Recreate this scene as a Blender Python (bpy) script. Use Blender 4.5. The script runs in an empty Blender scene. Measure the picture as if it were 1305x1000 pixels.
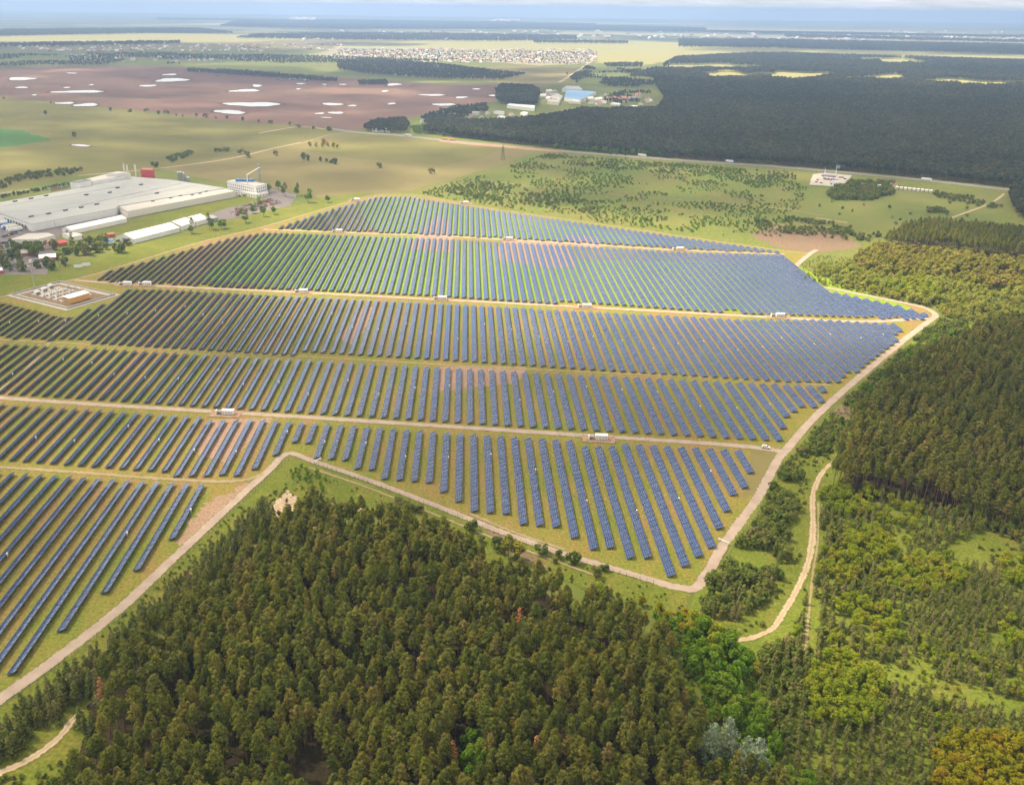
import bpy, bmesh, math, random
import numpy as np
from mathutils import Matrix, Vector, Euler
random.seed(7); RNG = np.random.default_rng(11)
sc = bpy.context.scene
COL = sc.collection
R = math.radians

# ------------------------------------------------------------------ camera
H, F, PITCH, ROLL = 220.0, 1150.0, math.atan(490/1150.0), 0.012
MAT = Matrix.Rotation(math.pi/2-PITCH, 4, 'X') @ Matrix.Rotation(ROLL, 4, 'Z')
M3 = np.array(MAT.to_3x3())
cam = bpy.data.cameras.new('camera'); camo = bpy.data.objects.new('camera', cam); COL.objects.link(camo)
camo.matrix_world = Matrix.Translation((0, 0, H)) @ MAT
cam.sensor_width = 36; cam.lens = F/1305*36; cam.clip_start = 1; cam.clip_end = 400000
sc.camera = camo

def G(x, y, z=0.0):
    """ground point (metres) seen at a point of the photograph, on the level z"""
    d = M3 @ np.array([(x-652.5)/F, -(y-500)/F, -1.0])
    t = (z-H)/d[2]
    return np.array([d[0]*t, d[1]*t])
def GP(poly, z=0.0): return np.array([G(x, y, z) for x, y in poly])
def to_px(P):
    P = np.asarray(P, float); q = (P-np.array([0, 0, H])) @ M3
    return 652.5+F*q[:, 0]/-q[:, 2], 500-F*q[:, 1]/-q[:, 2], -q[:, 2]

# ------------------------------------------------------------------ helpers
def tag(o, label=None, cat=None, group=None, kind=None):
    if label: o['label'] = label
    if cat: o['category'] = cat
    if group: o['group'] = group
    if kind: o['kind'] = kind
    return o
def empty(name, loc, rz=0.0, s=1.0, parent=None):
    o = bpy.data.objects.new(name, None); COL.objects.link(o)
    o.location = loc; o.rotation_euler = (0, 0, rz); o.scale = (s, s, s); o.empty_display_size = .5
    if parent: o.parent = parent
    return o
def link(name, me, parent=None):
    o = bpy.data.objects.new(name, me); COL.objects.link(o)
    if parent: o.parent = parent
    return o
def copy_of(o, parent=None):
    c = o.copy(); COL.objects.link(c)
    if parent: c.parent = parent
    return c

class MB:
    def __init__(s): s.v = []; s.f = []; s.m = []; s.uv = {}
    def add(s, vs, fs, m=0):
        b = len(s.v); s.v += [tuple(p) for p in vs]; s.f += [tuple(b+i for i in f) for f in fs]; s.m += [m]*len(fs)
    def box(s, x0, y0, z0, x1, y1, z1, m=0, top=True):
        vs = [(x0,y0,z0),(x1,y0,z0),(x1,y1,z0),(x0,y1,z0),(x0,y0,z1),(x1,y0,z1),(x1,y1,z1),(x0,y1,z1)]
        fs = [(0,1,5,4),(1,2,6,5),(2,3,7,6),(3,0,4,7),(0,3,2,1)]
        if top: fs.append((4,5,6,7))
        s.add(vs, fs, m)
    def cyl(s, x, y, z0, z1, r0, r1=None, n=8, m=0):
        r1 = r0 if r1 is None else r1
        vs = [(x+r0*math.cos(2*math.pi*i/n), y+r0*math.sin(2*math.pi*i/n), z0) for i in range(n)]
        vs += [(x+r1*math.cos(2*math.pi*i/n), y+r1*math.sin(2*math.pi*i/n), z1) for i in range(n)]
        fs = [(i, (i+1) % n, n+(i+1) % n, n+i) for i in range(n)]+[tuple(range(n, 2*n))]
        s.add(vs, fs, m)
    def tube(s, p, q, r, n=6, m=0, r2=None):
        p = Vector(p); q = Vector(q); d = (q-p).normalized(); a = d.orthogonal().normalized(); b = d.cross(a); r2 = r if r2 is None else r2
        vs = [p+(a*math.cos(2*math.pi*i/n)+b*math.sin(2*math.pi*i/n))*r for i in range(n)]
        vs += [q+(a*math.cos(2*math.pi*i/n)+b*math.sin(2*math.pi*i/n))*r2 for i in range(n)]
        s.add(vs, [(i, (i+1) % n, n+(i+1) % n, n+i) for i in range(n)]+[tuple(range(n, 2*n)), tuple(range(n))[::-1]], m)
    def extrude_y(s, prof, y0, y1, m=0):
        n = len(prof)
        vs = [(x, y0, z) for x, z in prof]+[(x, y1, z) for x, z in prof]
        s.add(vs, [(i, (i+1) % n, n+(i+1) % n, n+i) for i in range(n)]+[tuple(range(n))[::-1], tuple(range(n, 2*n))], m)
    def extrude_x(s, prof, x0, x1, m=0):
        n = len(prof)
        vs = [(x0, y, z) for y, z in prof]+[(x1, y, z) for y, z in prof]
        s.add(vs, [(i, (i+1) % n, n+(i+1) % n, n+i) for i in range(n)]+[tuple(range(n))[::-1], tuple(range(n, 2*n))], m)
    def mesh(s, name, mats):
        me = bpy.data.meshes.new(name); me.from_pydata(s.v, [], s.f)
        for m in (mats if isinstance(mats, (list, tuple)) else [mats]): me.materials.append(m)
        me.polygons.foreach_set('material_index', s.m); me.update()
        return me
    def build(s, name, mats, parent=None): return link(name, s.mesh(name, mats), parent)

# ------------------------------------------------------------------ materials
def newmat(name):
    m = bpy.data.materials.new(name); m.use_nodes = True; nt = m.node_tree
    return m, nt, nt.nodes['Principled BSDF'], nt.nodes.new, nt.links.new
def plain(name, col, rough=.7, metal=0.0, spec=.3, var=.12, scale=.6):
    m, nt, b, N, L = newmat(name)
    tc = N('ShaderNodeNewGeometry'); no = N('ShaderNodeTexNoise'); no.inputs['Scale'].default_value = scale; no.inputs['Detail'].default_value = 4
    L(tc.outputs['Position'], no.inputs['Vector'])
    mx = N('ShaderNodeMix'); mx.data_type = 'RGBA'
    mx.inputs['A'].default_value = [c*(1-var) for c in col]+[1]; mx.inputs['B'].default_value = [min(.9, c*(1+var)) for c in col]+[1]
    L(no.outputs['Fac'], mx.inputs['Factor']); L(mx.outputs['Result'], b.inputs['Base Color'])
    b.inputs['Roughness'].default_value = rough; b.inputs['Metallic'].default_value = metal; b.inputs['Specular IOR Level'].default_value = spec
    return m
def ramp(N, stops):
    r = N('ShaderNodeValToRGB'); e = r.color_ramp.elements
    while len(e) < len(stops): e.new(.5)
    for k, (p, c) in enumerate(stops): e[k].position = p; e[k].color = (*c, 1)
    return r
def ground(name, stops, big, small, stretch=1.0, rot=0.0, mixs=.45, rough=.95, fine=0.0):
    """earth, grass and crops: two sizes of noise laid out in metres, streaked along rot when stretch is over 1"""
    m, nt, b, N, L = newmat(name)
    g = N('ShaderNodeNewGeometry'); mp = N('ShaderNodeMapping'); mp.vector_type = 'TEXTURE'
    mp.inputs['Rotation'].default_value = (0, 0, rot); mp.inputs['Scale'].default_value = (1, stretch, 1)
    L(g.outputs['Position'], mp.inputs['Vector'])
    a = N('ShaderNodeTexNoise'); a.inputs['Scale'].default_value = 1/big; a.inputs['Detail'].default_value = 6; a.inputs['Roughness'].default_value = .6; a.inputs['Distortion'].default_value = .6
    c = N('ShaderNodeTexNoise'); c.inputs['Scale'].default_value = 1/small; c.inputs['Detail'].default_value = 5; c.inputs['Roughness'].default_value = .65
    L(mp.outputs['Vector'], a.inputs['Vector']); L(mp.outputs['Vector'], c.inputs['Vector'])
    mx = N('ShaderNodeMix'); mx.inputs['Factor'].default_value = mixs
    L(a.outputs['Fac'], mx.inputs['A']); L(c.outputs['Fac'], mx.inputs['B'])
    r = ramp(N, stops); L(mx.outputs['Result'], r.inputs['Fac']); out = r.outputs['Color']
    if fine:
        f = N('ShaderNodeTexNoise'); f.inputs['Scale'].default_value = 1/fine; f.inputs['Detail'].default_value = 3; L(g.outputs['Position'], f.inputs['Vector'])
        mr = N('ShaderNodeMapRange'); mr.inputs['From Min'].default_value = .3; mr.inputs['From Max'].default_value = .7; mr.inputs['To Min'].default_value = .7; mr.inputs['To Max'].default_value = 1.3
        L(f.outputs['Fac'], mr.inputs['Value'])
        mu = N('ShaderNodeMix'); mu.data_type = 'RGBA'; mu.blend_type = 'MULTIPLY'; mu.inputs['Factor'].default_value = 1
        L(out, mu.inputs['A']); L(mr.outputs['Result'], mu.inputs['B']); out = mu.outputs['Result']
    L(out, b.inputs['Base Color']); b.inputs['Roughness'].default_value = rough; b.inputs['Specular IOR Level'].default_value = .1
    return m
def leafmat(name, c1, c2, c3=None, trans=.3):
    """leaves: hue differs from tree to tree and from clump to clump; some light comes through"""
    m = bpy.data.materials.new(name); m.use_nodes = True; nt = m.node_tree; nt.nodes.clear(); N = nt.nodes.new; L = nt.links.new
    oi = N('ShaderNodeObjectInfo'); tc = N('ShaderNodeTexCoord')
    no = N('ShaderNodeTexNoise'); no.inputs['Scale'].default_value = .55; no.inputs['Detail'].default_value = 2
    L(tc.outputs['Object'], no.inputs['Vector'])
    r1 = ramp(N, [(0, c1), (.75, c2), (1, c3 or c2)]); L(oi.outputs['Random'], r1.inputs['Fac'])
    mr = N('ShaderNodeMapRange'); mr.inputs['From Min'].default_value = .3; mr.inputs['From Max'].default_value = .7; mr.inputs['To Min'].default_value = .65; mr.inputs['To Max'].default_value = 1.35
    L(no.outputs['Fac'], mr.inputs['Value'])
    mu = N('ShaderNodeMix'); mu.data_type = 'RGBA'; mu.blend_type = 'MULTIPLY'; mu.inputs['Factor'].default_value = 1
    L(r1.outputs['Color'], mu.inputs['A']); L(mr.outputs['Result'], mu.inputs['B'])
    d = N('ShaderNodeBsdfDiffuse'); t = N('ShaderNodeBsdfTranslucent'); mix = N('ShaderNodeMixShader'); mix.inputs[0].default_value = trans
    L(mu.outputs['Result'], d.inputs['Color']); L(mu.outputs['Result'], t.inputs['Color'])
    L(d.outputs[0], mix.inputs[1]); L(t.outputs[0], mix.inputs[2])
    o = N('ShaderNodeOutputMaterial'); L(mix.outputs[0], o.inputs['Surface'])
    return m
def panelmat():
    m, nt, b, N, L = newmat('solar_glass')
    uv = N('ShaderNodeUVMap'); sx = N('ShaderNodeSeparateXYZ'); L(uv.outputs['UV'], sx.inputs[0])
    def line(src, period, w):
        d = N('ShaderNodeMath'); d.operation = 'DIVIDE'; d.inputs[1].default_value = period; L(src, d.inputs[0])
        f = N('ShaderNodeMath'); f.operation = 'FRACT'; L(d.outputs[0], f.inputs[0])
        q = N('ShaderNodeMath'); q.operation = 'PINGPONG'; q.inputs[1].default_value = .5; L(f.outputs[0], q.inputs[0])
        l = N('ShaderNodeMath'); l.operation = 'LESS_THAN'; l.inputs[1].default_value = w/period; L(q.outputs[0], l.inputs[0])
        return l.outputs[0]
    a = line(sx.outputs['X'], 1.05, .032); c = line(sx.outputs['Y'], 1.66, .036)
    mxm = N('ShaderNodeMath'); mxm.operation = 'MAXIMUM'; L(a, mxm.inputs[0]); L(c, mxm.inputs[1])
    # each module has its own shade of blue
    s1 = N('ShaderNodeMath'); s1.operation = 'SNAP'; s1.inputs[1].default_value = 1.66; L(sx.outputs['Y'], s1.inputs[0])
    s2 = N('ShaderNodeMath'); s2.operation = 'SNAP'; s2.inputs[1].default_value = 1.05; L(sx.outputs['X'], s2.inputs[0])
    cb = N('ShaderNodeCombineXYZ'); L(s1.outputs[0], cb.inputs[0]); L(s2.outputs[0], cb.inputs[1])
    oi = N('ShaderNodeObjectInfo'); L(oi.outputs['Random'], cb.inputs[2])
    wn = N('ShaderNodeTexWhiteNoise'); L(cb.outputs[0], wn.inputs['Vector'])
    r = ramp(N, [(0, (.009, .029, .108)), (.5, (.012, .036, .130)), (1, (.016, .045, .155))]); L(wn.outputs['Value'], r.inputs['Fac'])
    mx = N('ShaderNodeMix'); mx.data_type = 'RGBA'; mx.inputs['B'].default_value = (.30, .34, .42, 1)
    L(mxm.outputs[0], mx.inputs['Factor']); L(r.outputs['Color'], mx.inputs['A']); L(mx.outputs['Result'], b.inputs['Base Color'])
    b.inputs['Roughness'].default_value = .10; b.inputs['Specular IOR Level'].default_value = .3
    return m
def trackmat(name, c1, c2, rut, verge=.16):
    m, nt, b, N, L = newmat(name)
    g = N('ShaderNodeNewGeometry'); no = N('ShaderNodeTexNoise'); no.inputs['Scale'].default_value = .18; no.inputs['Detail'].default_value = 6
    L(g.outputs['Position'], no.inputs['Vector'])
    r = ramp(N, [(.3, c1), (.7, c2)]); L(no.outputs['Fac'], r.inputs['Fac'])
    uv = N('ShaderNodeUVMap'); sx = N('ShaderNodeSeparateXYZ'); L(uv.outputs['UV'], sx.inputs[0])
    pp = N('ShaderNodeMath'); pp.operation = 'PINGPONG'; pp.inputs[1].default_value = .5; L(sx.outputs['X'], pp.inputs[0])
    mr = N('ShaderNodeMapRange'); mr.inputs['From Min'].default_value = .10; mr.inputs['From Max'].default_value = .26
    ab = N('ShaderNodeMath'); ab.operation = 'SUBTRACT'; ab.inputs[1].default_value = .27; L(pp.outputs[0], ab.inputs[0])
    a2 = N('ShaderNodeMath'); a2.operation = 'ABSOLUTE'; L(ab.outputs[0], a2.inputs[0])
    L(a2.outputs[0], mr.inputs['Value'])
    n2 = N('ShaderNodeMath'); n2.operation = 'MULTIPLY'; L(mr.outputs['Result'], n2.inputs[0]); L(no.outputs['Fac'], n2.inputs[1])
    mx = N('ShaderNodeMix'); mx.data_type = 'RGBA'; mx.inputs['B'].default_value = (*rut, 1)
    L(n2.outputs[0], mx.inputs['Factor']); L(r.outputs['Color'], mx.inputs['A'])
    en = N('ShaderNodeTexNoise'); en.inputs['Scale'].default_value = .55; en.inputs['Detail'].default_value = 5; L(g.outputs['Position'], en.inputs['Vector'])
    er = N('ShaderNodeMapRange'); er.inputs['From Min'].default_value = .35; er.inputs['From Max'].default_value = .72; er.inputs['To Min'].default_value = -.02; er.inputs['To Max'].default_value = verge; L(en.outputs['Fac'], er.inputs['Value'])
    ls = N('ShaderNodeMath'); ls.operation = 'LESS_THAN'; L(pp.outputs[0], ls.inputs[0]); L(er.outputs['Result'], ls.inputs[1])
    gx = N('ShaderNodeMix'); gx.data_type = 'RGBA'; gx.inputs['B'].default_value = (.135, .140, .030, 1); L(ls.outputs[0], gx.inputs['Factor']); L(mx.outputs['Result'], gx.inputs['A']); L(gx.outputs['Result'], b.inputs['Base Color'])
    b.inputs['Roughness'].default_value = .95; b.inputs['Specular IOR Level'].default_value = .1
    return m

ROWAZ = None
hz = M3 @ np.array([(596-652.5)/F, -(10-500)/F, -1.0]); ROWAZ = math.atan2(hz[0], hz[1])
MT = dict(
    meadow=ground('meadow_grass', [(.30, (.085, .122, .021)), (.48, (.122, .145, .031)), (.62, (.155, .145, .046)), (.75, (.098, .136, .024))], 160, 22, mixs=.5),
    farm=ground('dry_grass', [(.30, (.120, .160, .022)), (.43, (.160, .168, .028)), (.54, (.215, .165, .044)), (.64, (.240, .145, .072)), (.78, (.145, .155, .028))], 55, 7, stretch=5, rot=-ROWAZ, mixs=.55, fine=1.2),
    sunlit_green=ground('sunlit_green_grass', [(.30, (.130, .215, .016)), (.5, (.170, .250, .020)), (.7, (.205, .225, .042))], 30, 5, stretch=4, rot=-ROWAZ, fine=1.5),  # brightness of the sunlit strips is painted into this green
    green=ground('verge_grass', [(.30, (.085, .120, .014)), (.5, (.125, .145, .020)), (.66, (.185, .155, .036)), (.8, (.105, .135, .018))], 24, 4, fine=1.3),
    olive=ground('crop_field', [(.3, (.112, .120, .030)), (.5, (.150, .138, .042)), (.7, (.138, .142, .036))], 260, 40, stretch=3, rot=1.2),
    tan=ground('stubble_field', [(.3, (.145, .132, .046)), (.5, (.178, .150, .060)), (.7, (.152, .146, .046))], 200, 30, stretch=2, rot=1.1),
    brown=ground('ploughed_soil', [(.3, (.135, .080, .060)), (.5, (.170, .100, .078)), (.7, (.150, .105, .070))], 300, 60, stretch=2, rot=1.4),
    emerald=ground('young_crop', [(.3, (.05, .13, .025)), (.7, (.07, .15, .035))], 100, 20),
    yellow=ground('ripe_field', [(.3, (.26, .25, .07)), (.5, (.30, .27, .10)), (.7, (.20, .23, .06))], 500, 80),
    pale=ground('pale_field', [(.3, (.22, .21, .13)), (.7, (.32, .28, .19))], 400, 80),
    scrub=ground('rough_pasture', [(.28, (.080, .128, .020)), (.45, (.115, .145, .027)), (.58, (.150, .145, .040)), (.70, (.175, .125, .060))], 90, 12, mixs=.5, fine=3),
    heath=ground('heath_soil', [(.3, (.150, .100, .065)), (.5, (.185, .125, .085)), (.7, (.13, .12, .05))], 40, 8, fine=2),
    bank=ground('wet_soil', [(.3, (.085, .050, .038)), (.7, (.125, .080, .060))], 30, 6),
    plain=ground('woods_and_fields', [(.36, (.035, .050, .026)), (.50, (.045, .060, .030)), (.54, (.20, .19, .09)), (.62, (.27, .24, .13)), (.66, (.06, .08, .035))], 1500, 420, stretch=.3, mixs=.42),
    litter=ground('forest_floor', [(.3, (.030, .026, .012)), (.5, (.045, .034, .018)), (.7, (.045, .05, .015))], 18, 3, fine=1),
    brush=ground('brush_floor', [(.3, (.095, .140, .016)), (.5, (.135, .165, .022)), (.7, (.185, .165, .040))], 20, 4, fine=1.2),
    bare=ground('bare_soil', [(.3, (.24, .155, .10)), (.5, (.30, .20, .14)), (.7, (.22, .165, .08))], 10, 2, fine=1),
    sand=ground('sandy_earth', [(.3, (.34, .25, .17)), (.7, (.42, .33, .23))], 9, 2, fine=1),
    gravel=ground('gravel', [(.3, (.33, .30, .27)), (.7, (.43, .40, .36))], 8, 1),
    asphalt=ground('asphalt', [(.3, (.15, .13, .13)), (.7, (.20, .175, .17))], 30, 5),
    road=trackmat('gravel_track', (.29, .225, .185), (.38, .30, .25), (.33, .27, .21)),
    sandtrack=trackmat('sand_track', (.36, .27, .18), (.46, .36, .26), (.16, .15, .05), .3),
    grasstrack=trackmat('worn_track', (.25, .195, .115), (.33, .26, .16), (.20, .17, .06), .34),
    highway=trackmat('highway_asphalt', (.20, .18, .18), (.26, .24, .23), (.2, .18, .17), .02),
    reddish=ground('red_embankment', [(.3, (.26, .15, .105)), (.7, (.33, .23, .17))], 40, 10),
    white=plain('white_paint', (.78, .77, .74), .5), cream=plain('cream_wall', (.70, .66, .58), .7), whitewall=plain('white_wall', (.74, .73, .70), .6, scale=.15),
    tent=plain('white_tarpaulin', (.80, .77, .74), .5, scale=.1),
    roofgrey=ground('grey_roof', [(.3, (.30, .315, .31)), (.5, (.38, .385, .375)), (.7, (.33, .34, .33))], 60, 9, stretch=4, rot=-1.0, rough=.6),
    roofpale=ground('pale_roof', [(.3, (.42, .39, .36)), (.5, (.48, .45, .42)), (.7, (.40, .38, .35))], 60, 9, stretch=4, rot=-1.0, rough=.6),
    concrete=plain('concrete', (.42, .39, .35), .9), metal=plain('galvanised_steel', (.38, .39, .40), .45, .6), darkmetal=plain('dark_steel', (.09, .09, .10), .5, .4),
    dark=plain('dark_glass', (.03, .035, .04), .25), black=plain('black_rubber', (.02, .02, .02), .8),
    red=plain('red_paint', (.50, .07, .06), .5), orange=plain('orange_render', (.62, .33, .09), .8), blue=plain('blue_sheet', (.05, .20, .45), .4), sky_blue=plain('pale_blue_roof', (.18, .34, .55), .5),
    brick=plain('brick', (.38, .15, .09), .9), timber=plain('stacked_timber', (.36, .20, .13), .9), wrap=plain('wrapped_goods', (.62, .52, .46), .6), slate=plain('grey_slate', (.20, .19, .19), .8), rust=plain('red_tile', (.36, .16, .10), .8),
    purple=plain('violet_canopy', (.16, .12, .24), .5), green_paint=plain('green_sheet', (.05, .25, .14), .6),
    frame=plain('panel_underside_shade', (.10, .10, .11), .5, .5), post=plain('steel_post', (.22, .22, .22), .5, .6), glass=panelmat(),  # first colour: panel edges and pale backsheet, its shade painted in as dark grey
    bark=plain('pine_bark', (.22, .115, .075), .9, scale=2), greybark=plain('grey_bark', (.16, .14, .12), .9, scale=2), deadwood=plain('dead_wood', (.36, .24, .19), .9, scale=2),
)
def water():
    m, nt, b, N, L = newmat('pond_water'); b.inputs['Base Color'].default_value = (.30, .27, .24, 1); b.inputs['Roughness'].default_value = .12; b.inputs['Specular IOR Level'].default_value = .25
    return m
MT['water'] = water()
LEAF = dict(
    pine=leafmat('pine_needles', (.130, .160, .028), (.220, .225, .036), (.255, .215, .048), .44),
    warm=leafmat('warm_pine_needles', (.150, .170, .036), (.225, .215, .046), (.265, .210, .062), .42),
    pale=leafmat('pale_leaves', (.270, .310, .040), (.360, .370, .070), (.400, .350, .070), .45),
    young=leafmat('young_pine_needles', (.160, .195, .050), (.235, .240, .070), (.270, .240, .105), .42),
    lime=leafmat('lime_leaves', (.220, .290, .020), (.300, .330, .024), (.310, .280, .034), .45),
    green=leafmat('green_leaves', (.120, .230, .018), (.180, .280, .024), (.230, .280, .04), .45),
    olive=leafmat('olive_leaves', (.230, .235, .034), (.320, .290, .044), (.28, .210, .075), .42),
    gold=leafmat('golden_leaves', (.270, .275, .014), (.350, .310, .018), (.36, .26, .024), .45),
    silver=leafmat('silver_leaves', (.20, .27, .16), (.29, .35, .23), None, .35),
    bush=leafmat('bush_leaves', (.130, .185, .034), (.200, .230, .050), (.250, .215, .085), .45),
    dead=leafmat('withered_needles', (.46, .20, .08), (.52, .28, .12), None, .35),
    far=leafmat('distant_leaves', (.046, .062, .034), (.080, .088, .044), (.125, .108, .062), .25),
)

# ------------------------------------------------------------------ ground sheets
def smooth(pts, n=6, closed=False):
    pts = np.asarray(pts, float); out = []
    K = len(pts)
    for i in range(K if closed else K-1):
        p0 = pts[(i-1) % K] if closed or i > 0 else pts[i]; p1 = pts[i]; p2 = pts[(i+1) % K]
        p3 = pts[(i+2) % K] if closed or i+2 < K else p2
        for j in range(n):
            t = j/n
            out.append(.5*((2*p1)+(-p0+p2)*t+(2*p0-5*p1+4*p2-p3)*t*t+(-p0+3*p1-3*p2+p3)*t**3))
    if not closed: out.append(pts[-1])
    return np.array(out)
def patch(name, poly, mat, z, rough=0.0, world=False, step=None, label=None, kind='structure'):
    P = np.array(poly, float) if world else GP(poly)
    if rough:
        out = []
        per = sum(np.linalg.norm(P[i]-P[i-1]) for i in range(len(P))); step = step or per/160
        for i in range(len(P)):
            a, b = P[i], P[(i+1) % len(P)]; n = max(1, int(np.linalg.norm(b-a)/step))
            nrm = np.array([a[1]-b[1], b[0]-a[0]])/(np.linalg.norm(b-a)+1e-6)
            w = 0
            for j in range(n):
                w = .6*w+random.uniform(-1, 1)*rough
                out.append(a+(b-a)*j/n+nrm*w*(1 if j else .3))
        P = np.array(out)
    me = bpy.data.meshes.new(name); me.from_pydata([(x, y, z) for x, y in P], [], [tuple(range(len(P)))]); me.update()
    if me.polygons[0].normal.z < 0: me.flip_normals()
    me.materials.append(mat); o = link(name, me); tag(o, label, kind=kind); return o
def ribbon(name, poly, width, mat, z, world=False, n=6, wob=.06, kind='structure'):
    P = smooth(np.array(poly, float) if world else GP(poly), n)
    T = np.gradient(P, axis=0); T /= np.linalg.norm(T, axis=1)[:, None]+1e-9; Nn = np.stack([-T[:, 1], T[:, 0]], 1)
    W = np.interp(np.linspace(0, 1, len(P)), np.linspace(0, 1, len(np.atleast_1d(width))), np.atleast_1d(width)) if np.ndim(width) else np.full(len(P), width)
    W = W*(1+RNG.uniform(-wob, wob, len(P)))/2
    A = P+Nn*W[:, None]; B = P-Nn*W[:, None]
    vs = [(x, y, z) for x, y in A]+[(x, y, z) for x, y in B]; k = len(P)
    fs = [(i, k+i, k+i+1, i+1) for i in range(k-1)]
    me = bpy.data.meshes.new(name); me.from_pydata(vs, [], fs); me.update()
    uv = me.uv_layers.new(name='UVMap'); co = np.zeros((len(me.loops), 2))
    vi = np.zeros(len(me.loops), int); me.loops.foreach_get('vertex_index', vi)
    co[:, 0] = (vi < k)*1.0; co[:, 1] = vi % k; uv.data.foreach_set('uv', co.ravel())
    me.materials.append(mat); o = link(name, me); tag(o, kind=kind); return o, P

S = 24000.0
gm = MB(); gm.add([(-S, -3000, 0), (S, -3000, 0), (S, S, 0), (-S, S, 0)], [(0, 1, 2, 3)]); tag(gm.build('ground', MT['meadow']), kind='structure')
lv = [0.0]
def Z(step=.004):
    lv[0] += min(step, .004); return lv[0]

FARM = [(-160,985),(0,893),(60,850),(150,780),(225,710),(300,640),(345,598),(370,577),(400,588),(470,612),(560,646),(640,678),(720,706),(800,730),(860,746),(882,750),(900,735),(925,690),(965,635),(995,580),(1005,572),(1040,530),(1090,485),(1150,435),(1192,404),(1188,396),(1170,390),(1100,376),(1060,368),(1015,362),(1002,355),(1010,345),(1035,322),(1000,319),(900,305),(800,290),(700,276),(600,261),(540,249),(490,246),(430,261),(335,289),(250,310),(120,350),(60,362),(0,378),(-160,410)]
# far country, from the horizon inwards
patch('far_plain', [(-S, 5200), (S, 5200), (S, S), (-S, S)], MT['plain'], Z(), world=True)
patch('far_field', [(-500,66),(-500,47),(250,45),(440,50),(640,50),(700,58),(640,64),(300,64)], MT['tan'], Z())
patch('far_field', [(-200,52),(-200,44),(180,42),(330,45),(420,50),(300,54),(60,53)], MT['yellow'], Z(), 30)
patch('far_field', [(430,57),(560,51),(700,49),(860,54),(960,60),(1305,70),(1600,78),(1600,86),(1305,75),(1000,70),(900,69),(800,78),(640,66),(430,62)], MT['yellow'], Z(), 30)
patch('far_field', [(150,32),(430,33),(700,36),(1000,40),(1305,50),(1500,54),(1500,50),(1100,38),(700,33),(300,29)], MT['pale'], Z())
patch('far_field', [(700,43),(860,46),(1305,56),(1305,53),(900,43),(720,41)], MT['pale'], Z())
patch('far_field', [(300,24.5),(640,27),(900,30.5),(900,32),(640,29),(300,26)], MT['pale'], Z())
patch('far_field', [(760,33),(1000,35),(1305,40),(1305,42.5),(1000,37.5),(760,35)], MT['tan'], Z())
patch('village_ground', [(395,70),(430,60),(560,62),(700,64),(762,66),(752,80),(690,84),(560,76),(430,74)], MT['pale'], Z(), 20)
patch('far_field', [(755,80),(770,68),(860,70),(860,76),(820,84)], MT['yellow'], Z(), 15)
patch('far_field', [(560,92),(640,84),(740,86),(735,100),(700,112),(640,108)], MT['tan'], Z(), 8)
patch('ploughed_field', [(-200,132),(-200,84),(0,86),(200,84),(330,92),(420,98),(560,108),(640,108),(632,130),(520,150),(460,166),(300,155),(150,138),(0,124)], MT['brown'], Z(), 6)
patch('crop_field', [(-300,250),(-300,130),(0,125),(150,139),(300,156),(430,167),(380,186),(200,216),(100,222),(0,246)], MT['olive'], Z(), 3)
patch('young_crop_field', [(-200,190),(-200,160),(0,164),(30,166),(64,178),(40,183),(0,188)], MT['emerald'], Z(), 4)
patch('stubble_field', [(205,216),(352,188),(430,170),(560,178),(690,190),(640,210),(520,244),(480,246),(430,258),(380,246),(330,240),(250,226)], MT['tan'], Z(), 2)
patch('stubble_strip', [(388,192),(470,170),(640,186),(620,200),(560,212),(470,205)], MT['olive'], Z(), 2)
patch('pasture', [(520,246),(640,211),(690,191),(860,205),(1010,216),(1280,243),(1330,255),(1340,330),(1130,318),(1035,323),(1000,319),(900,305),(800,290),(700,276),(600,261)], MT['scrub'], Z(), 2)
patch('pasture', [(1000,262),(1080,236),(1180,238),(1285,250),(1305,270),(1240,288),(1120,292),(1000,282)], MT['meadow'], Z(), 2)
patch('heath', [(955,300),(985,285),(1080,300),(1100,315),(1040,322),(1000,318)], MT['heath'], Z(), 3)
patch('factory_grass', [(-160,410),(-160,330),(0,330),(60,350),(150,318),(230,300),(300,280),(420,250),(480,245),(430,261),(335,289),(250,310),(120,350),(60,362),(0,378)], MT['green'], Z(), 1)
patch('factory_yard', [(-160,350),(-160,268),(20,276),(150,273),(160,262),(320,235),(380,248),(370,262),(290,280),(180,276),(75,300),(60,350)], MT['asphalt'], Z(), .5)
patch('factory_lawn', [(92,318),(160,290),(215,276),(290,258),(300,262),(240,282),(150,312)], MT['green'], Z(), .5)
patch('yard_lawn', [(168,283),(200,268),(300,250),(345,246),(330,258),(230,275),(185,283)], MT['green'], Z(), .5)
patch('farm_ground', FARM, MT['farm'], Z())
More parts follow.
